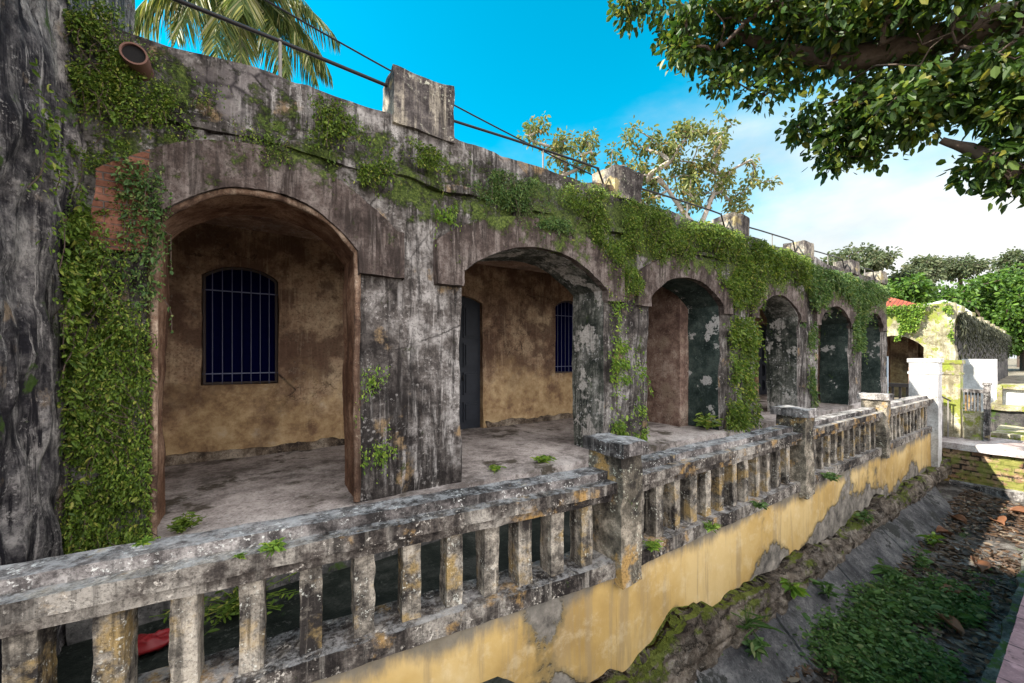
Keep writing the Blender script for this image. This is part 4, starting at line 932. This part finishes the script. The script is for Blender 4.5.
# ================================================================== DRAIN PLANTS AND LITTER
def dfloor(y): return -3.1+np.clip((y-.95)*.12, 0, .1)
n = 9500; X = RNG.uniform(2.0, 8.8, n); Y = RNG.uniform(.75, 1.72, n)
k = fbm(np.stack([X, Y, 0*X], -1), 1.4, 401)+RNG.normal(size=n)*.15 > .2+np.clip((X-6.8)*.3, 0, 1)+np.clip((1.0-Y)*1.2, 0, 1)
X = X[k]; Y = Y[k]; P0 = []; D0 = []; L0 = []
for x, y in zip(X, Y):
    h = random.uniform(.03, .2)
    for j in range(5):
        P0.append((x+random.gauss(0, .025), y+random.gauss(0, .025), dfloor(y)+h*(j+1)/5)); a = random.uniform(0, 6.28)
        D0.append((math.cos(a), math.sin(a), random.uniform(-.1, .5))); L0.append(random.lognormvariate(-3.15, .4))
m = M(); leaf_cards(m, np.array(P0), np.array(D0), np.array(L0), np.array(L0)*.58, .15, .15)
tag(m.build('ground_cover', MAT['weed'], smooth=False), 'dense low green weeds spreading over the near drain bottom', 'weeds', kind='stuff')
n = 5200; X = RNG.uniform(1.5, 13.2, n); Y = RNG.uniform(.62, 1.65, n); k = fbm(np.stack([X, Y, 0*X], -1), 1.1, 417)+RNG.normal(size=n)*.3 > -.1; X = X[k]; Y = Y[k]
m = M(); P0 = np.stack([X, Y, dfloor(Y)+RNG.uniform(.01, .05, len(X))], -1); D0 = RNG.normal(size=P0.shape)*np.array([1, 1, .12])
LL = RNG.uniform(.04, .13, len(X)); leaf_cards(m, P0, D0, LL, LL*.4, .1, .02)
tag(m.build('leaf_litter', mat_leaf('litter_leaf', [(0, (.05, .03, .02)), (.5, (.13, .075, .045)), (.85, (.2, .12, .07)), (1, (.3, .26, .2))], .1), smooth=False), 'thin brown leaf litter and twigs strewn over the drain bottom', 'leaf litter', kind='stuff')
# big curled fallen leaves
spots = [(8.7, .97, .3, .30, 'big curled brown leaf, farthest of the three dry leaves in the drain'), (7.35, 1.0, 2.2, .34, 'large reddish brown dry leaf lying beside the concrete strip'), (6.5, .95, 1.1, .26, 'small folded rust brown leaf nearest the weeds'), (9.6, 1.45, 2.6, .26, 'dark red leaf lying at the slab edge'), (11.3, 1.0, .4, .34, 'orange leaf in the sunlit far drain'), (12.3, .8, 1.9, .36, 'pale orange leaf by the brick bridge foot'), (10.6, 1.4, .9, .25, 'small brown leaf among far litter')]
for x, y, a, L, lab in spots:
    m = M(); P = np.zeros((9, 7, 3))
    for i in range(9):
        for j in range(7):
            t = i/8; s = (j-3)/3; w = .33*L*math.sin(math.pi*min(1, t*.93+.04))**.8
            P[i, j] = (L*(t-.5), s*w, .02+abs(s)**2*.06+.05*math.sin(t*3)+.01*math.sin(7*t+3*s))
    m.grid(P); o = m.build('fallen_leaf', MAT['dead']); o.location = (x, y, float(dfloor(y))+.02); o.rotation_euler = (random.uniform(-.3, .3), random.uniform(-.2, .2), a)
    so = o.modifiers.new('thick', 'SOLIDIFY'); so.thickness = .003
    tag(o, lab, 'leaf', 'large dry fallen leaves in the drain')
# individual weeds
def weed(label, loc, h, L, nst, mat, wide=.4, name='weed', per=5, group='single weeds growing from cracks', lw=.32):
    P0 = []; D0 = []; m = M()
    for s in range(nst):
        a = random.uniform(0, 6.28); lean = random.uniform(.1, wide); top = (math.cos(a)*lean*h, math.sin(a)*lean*h, h*random.uniform(.6, 1))
        m.tube([(0, 0, 0), (top[0]*.4, top[1]*.4, top[2]*.6), top], .003, 4)
        for j in range(per):
            t = .4+.6*j/per; P0.append((top[0]*t, top[1]*t, top[2]*t)); b = random.uniform(0, 6.28); D0.append((math.cos(b), math.sin(b), random.uniform(-.1, .6)))
    Ls = L*RNG.uniform(.6, 1.2, len(P0)); leaf_cards(m, np.array(P0), np.array(D0), Ls, Ls*lw, .15, .25)
    o = m.build(name, mat, smooth=False); o.location = loc; return tag(o, label, 'weed', group)
weed('bright green long leaved weed sprouting on the stone footing', (5.0, 1.90, -2.66), .14, .16, 6, MAT['fern_bright'])
weed('tall weed with broad leaves in the middle of the drain', (7.0, 1.55, -3.02), .28, .16, 8, MAT['weed'])
weed('light green weed at the far end of the drain weeds', (8.9, 1.45, -3.03), .24, .15, 7, MAT['fern_bright'])
weed('weed leaning from the slab joint', (5.6, 1.75, -2.85), .22, .13, 6, MAT['weed'])
weed('weed clump low on the near slab by the bottom frame', (3.9, 1.78, -2.85), .2, .13, 7, MAT['weed'])
weed('dry grassy weed hanging from the footing', (4.0, 1.90, -2.68), .22, .26, 12, MAT['weed'], .8, 'grass_tuft', 2, lw=.05)
weed('weed sprig on the far footing below the third bay', (7.6, 1.93, -2.52), .2, .12, 7, MAT['weed'])
weed('bushy green tuft under the third bay balusters', (6.55, 2.02, -1.72), .12, .07, 22, MAT['weed'], 1.2, per=6)
weed('green tuft at the foot of the nearest pillar', (2.78, 2.06, -1.63), .07, .05, 26, MAT['fern_bright'], 1.3, per=6)
weed('small clover on the nearest rail', (.08, 2.30, -.99), .05, .05, 16, MAT['fern_bright'], 1.2, per=5)
weed('tiny sprig on the nearest coping', (-.42, 2.45, -.88), .03, .04, 9, MAT['fern_bright'], 1.4, per=4)
weed('tiny sprouts on the rail left of the clover', (-.05, 2.31, -.99), .03, .03, 6, MAT['fern_bright'], 1.4, per=4)
weed('grass tuft at the porch edge inside the second arch', (3.35, 4.25, -1.49), .1, .09, 30, MAT['fern_bright'], 1.8, per=5)
weed('flat grass patch at the left of the second arch floor', (2.6, 4.3, -1.49), .06, .07, 18, MAT['fern_bright'], 2, per=5)
weed('fern tuft at the foot of the ivy covered pier', (7.5, 4.3, -1.49), .35, .14, 22, MAT['fern'], 1.0, per=6)
weed('fern tuft at the foot of the first arch jamb', (-.5, 4.25, -1.49), .16, .07, 24, MAT['fern'], 1.2, per=6)
weed('weed under the second bay balusters', (3.6, 2.03, -1.66), .08, .06, 14, MAT['fern_bright'], 1.2)
weed('weed at the middle of the second bay bottom rail', (4.55, 2.03, -1.66), .08, .06, 14, MAT['weed'], 1.2)
weed('green fringe at the court edge seen between the near balusters', (-.1, 4.0, -2.12), .16, .07, 60, MAT['fern'], 3.5, per=6)
# crumpled red bag in the court
m = M(); U = np.linspace(0, 2*np.pi, 25); Vv = np.linspace(0, np.pi, 13); A, B = np.meshgrid(Vv, U, indexing='ij')
P = np.stack([.16*np.sin(A)*np.cos(B), .1*np.sin(A)*np.sin(B), .06+.06*np.cos(A)], -1); m.grid(P); m.rough(.03, 14, 3, 4)
o = m.build('plastic_bag', MAT['red_plastic']); o.location = (-.62, 3.75, -2.12); tag(o, 'crumpled red bag lying in the dark court behind the nearest balusters', 'bag')
# small white litter stones
for k, (x, y, lab) in enumerate([(9.2, 1.25, 'small white plastic scrap in the far drain'), (6.7, 1.6, 'pale pebble at the slab edge'), (5.0, .75, 'pale bluish stone on the mossy strip')]):
    m = M(); P = np.stack([.05*np.sin(A)*np.cos(B), .035*np.sin(A)*np.sin(B), .02+.02*np.cos(A)], -1)*(1.0 if k < 2 else 1.6); m.grid(P); m.rough(.012, 20, k, 3)
    o = m.build('pebble', MAT['white'] if k == 0 else MAT['rock']); o.location = (x, y, float(dfloor(y))+(.12 if y < .8 else 0)); tag(o, lab, 'stone', 'bits lying in the drain')

# ================================================================== CAMERA
cd = bpy.data.cameras.new('camera'); cam = bpy.data.objects.new('camera', cd); COL.objects.link(cam)
cam.location = (0, 0, 0); cam.rotation_euler = (math.radians(90), 0, math.atan2(-.553, .833))
cd.sensor_width = 36; cd.lens = 390/1024*36; cd.shift_y = (355-341.5)/1024; cd.clip_end = 2000; cd.clip_start = .05
SC.camera = cam

# ================================================================== LIGHT
sd = Vector((-1.1, .47, .97)).normalized()
sl = bpy.data.lights.new('sun', 'SUN'); sl.energy = 3.8; sl.angle = math.radians(.55); sl.color = (1, .94, .83)
so = bpy.data.objects.new('sun', sl); COL.objects.link(so); so.rotation_euler = sd.to_track_quat('Z', 'Y').to_euler()
wd = bpy.data.worlds.new('World'); SC.world = wd; wd.use_nodes = True; t = wd.node_tree; t.nodes.clear()
out = t.nodes.new('ShaderNodeOutputWorld'); bg = t.nodes.new('ShaderNodeBackground'); sky = t.nodes.new('ShaderNodeTexSky')
sky.sky_type = 'NISHITA'; sky.sun_disc = False; sky.sun_elevation = math.asin(sd.z); sky.sun_rotation = math.atan2(sd.x, sd.y); sky.air_density = 1.0; sky.dust_density = .3; sky.ozone_density = 1.5
hs = t.nodes.new('ShaderNodeHueSaturation'); hs.inputs['Hue'].default_value = .460; hs.inputs['Saturation'].default_value = 1.75; hs.inputs['Value'].default_value = .92
t.links.new(sky.outputs[0], hs.inputs['Color'])
tc = t.nodes.new('ShaderNodeTexCoord'); sx = t.nodes.new('ShaderNodeSeparateXYZ'); t.links.new(tc.outputs['Generated'], sx.inputs[0])
mp = t.nodes.new('ShaderNodeVectorMath'); mp.operation = 'MULTIPLY'; mp.inputs[1].default_value = (1, 1, 2.2); t.links.new(tc.outputs['Generated'], mp.inputs[0])
nz = t.nodes.new('ShaderNodeTexNoise'); nz.inputs['Scale'].default_value = 2.6; nz.inputs['Detail'].default_value = 7; nz.inputs['Roughness'].default_value = .55; t.links.new(mp.outputs[0], nz.inputs['Vector'])
def wm(op, a, b, c=None):
    x = t.nodes.new('ShaderNodeMath'); x.operation = op
    for i, v in enumerate((a, b)):
        if isinstance(v, bpy.types.NodeSocket): t.links.new(v, x.inputs[i])
        else: x.inputs[i].default_value = v
    return x.outputs[0]
# cloud bank: thick towards +X near the horizon, thin higher up; the -Y term adds unseen fill cloud
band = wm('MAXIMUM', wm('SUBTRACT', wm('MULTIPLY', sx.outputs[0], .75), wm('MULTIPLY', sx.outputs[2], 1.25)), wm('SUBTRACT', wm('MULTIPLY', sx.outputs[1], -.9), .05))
cv = wm('ADD', band, wm('MULTIPLY', wm('SUBTRACT', nz.outputs[0], .5), .9))
mr = t.nodes.new('ShaderNodeMapRange'); mr.interpolation_type = 'SMOOTHSTEP'; t.links.new(cv, mr.inputs[0]); mr.inputs[1].default_value = -.22; mr.inputs[2].default_value = .42
mx = t.nodes.new('ShaderNodeMix'); mx.data_type = 'RGBA'; t.links.new(mr.outputs[0], mx.inputs[0]); t.links.new(hs.outputs[0], mx.inputs[6])
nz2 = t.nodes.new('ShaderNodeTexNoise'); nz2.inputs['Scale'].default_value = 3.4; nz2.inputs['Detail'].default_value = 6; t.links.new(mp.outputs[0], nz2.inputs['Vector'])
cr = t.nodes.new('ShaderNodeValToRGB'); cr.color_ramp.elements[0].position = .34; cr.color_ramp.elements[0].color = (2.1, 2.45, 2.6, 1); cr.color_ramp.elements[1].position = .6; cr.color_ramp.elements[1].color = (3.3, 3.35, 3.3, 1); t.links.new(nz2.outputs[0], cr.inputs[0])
bk = t.nodes.new('ShaderNodeMapRange'); t.links.new(sx.outputs[1], bk.inputs[0]); bk.inputs[1].default_value = -.05; bk.inputs[2].default_value = -.45  # brighter cloud added behind the camera to fill the shaded facade
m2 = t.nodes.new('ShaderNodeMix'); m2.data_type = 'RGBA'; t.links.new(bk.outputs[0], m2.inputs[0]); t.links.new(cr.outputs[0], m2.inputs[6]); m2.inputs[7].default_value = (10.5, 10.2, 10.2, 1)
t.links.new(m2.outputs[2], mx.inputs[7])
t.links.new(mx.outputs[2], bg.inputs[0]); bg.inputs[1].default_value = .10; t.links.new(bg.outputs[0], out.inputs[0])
vs = SC.view_settings; vs.view_transform = 'Standard'; vs.look = 'None'; vs.gamma = 1; vs.use_curve_mapping = False; vs.exposure = 1.78
SC.render.engine = 'CYCLES'; SC.cycles.max_bounces = 6; SC.cycles.diffuse_bounces = 4
SC.render.resolution_x = 1024; SC.render.resolution_y = 683
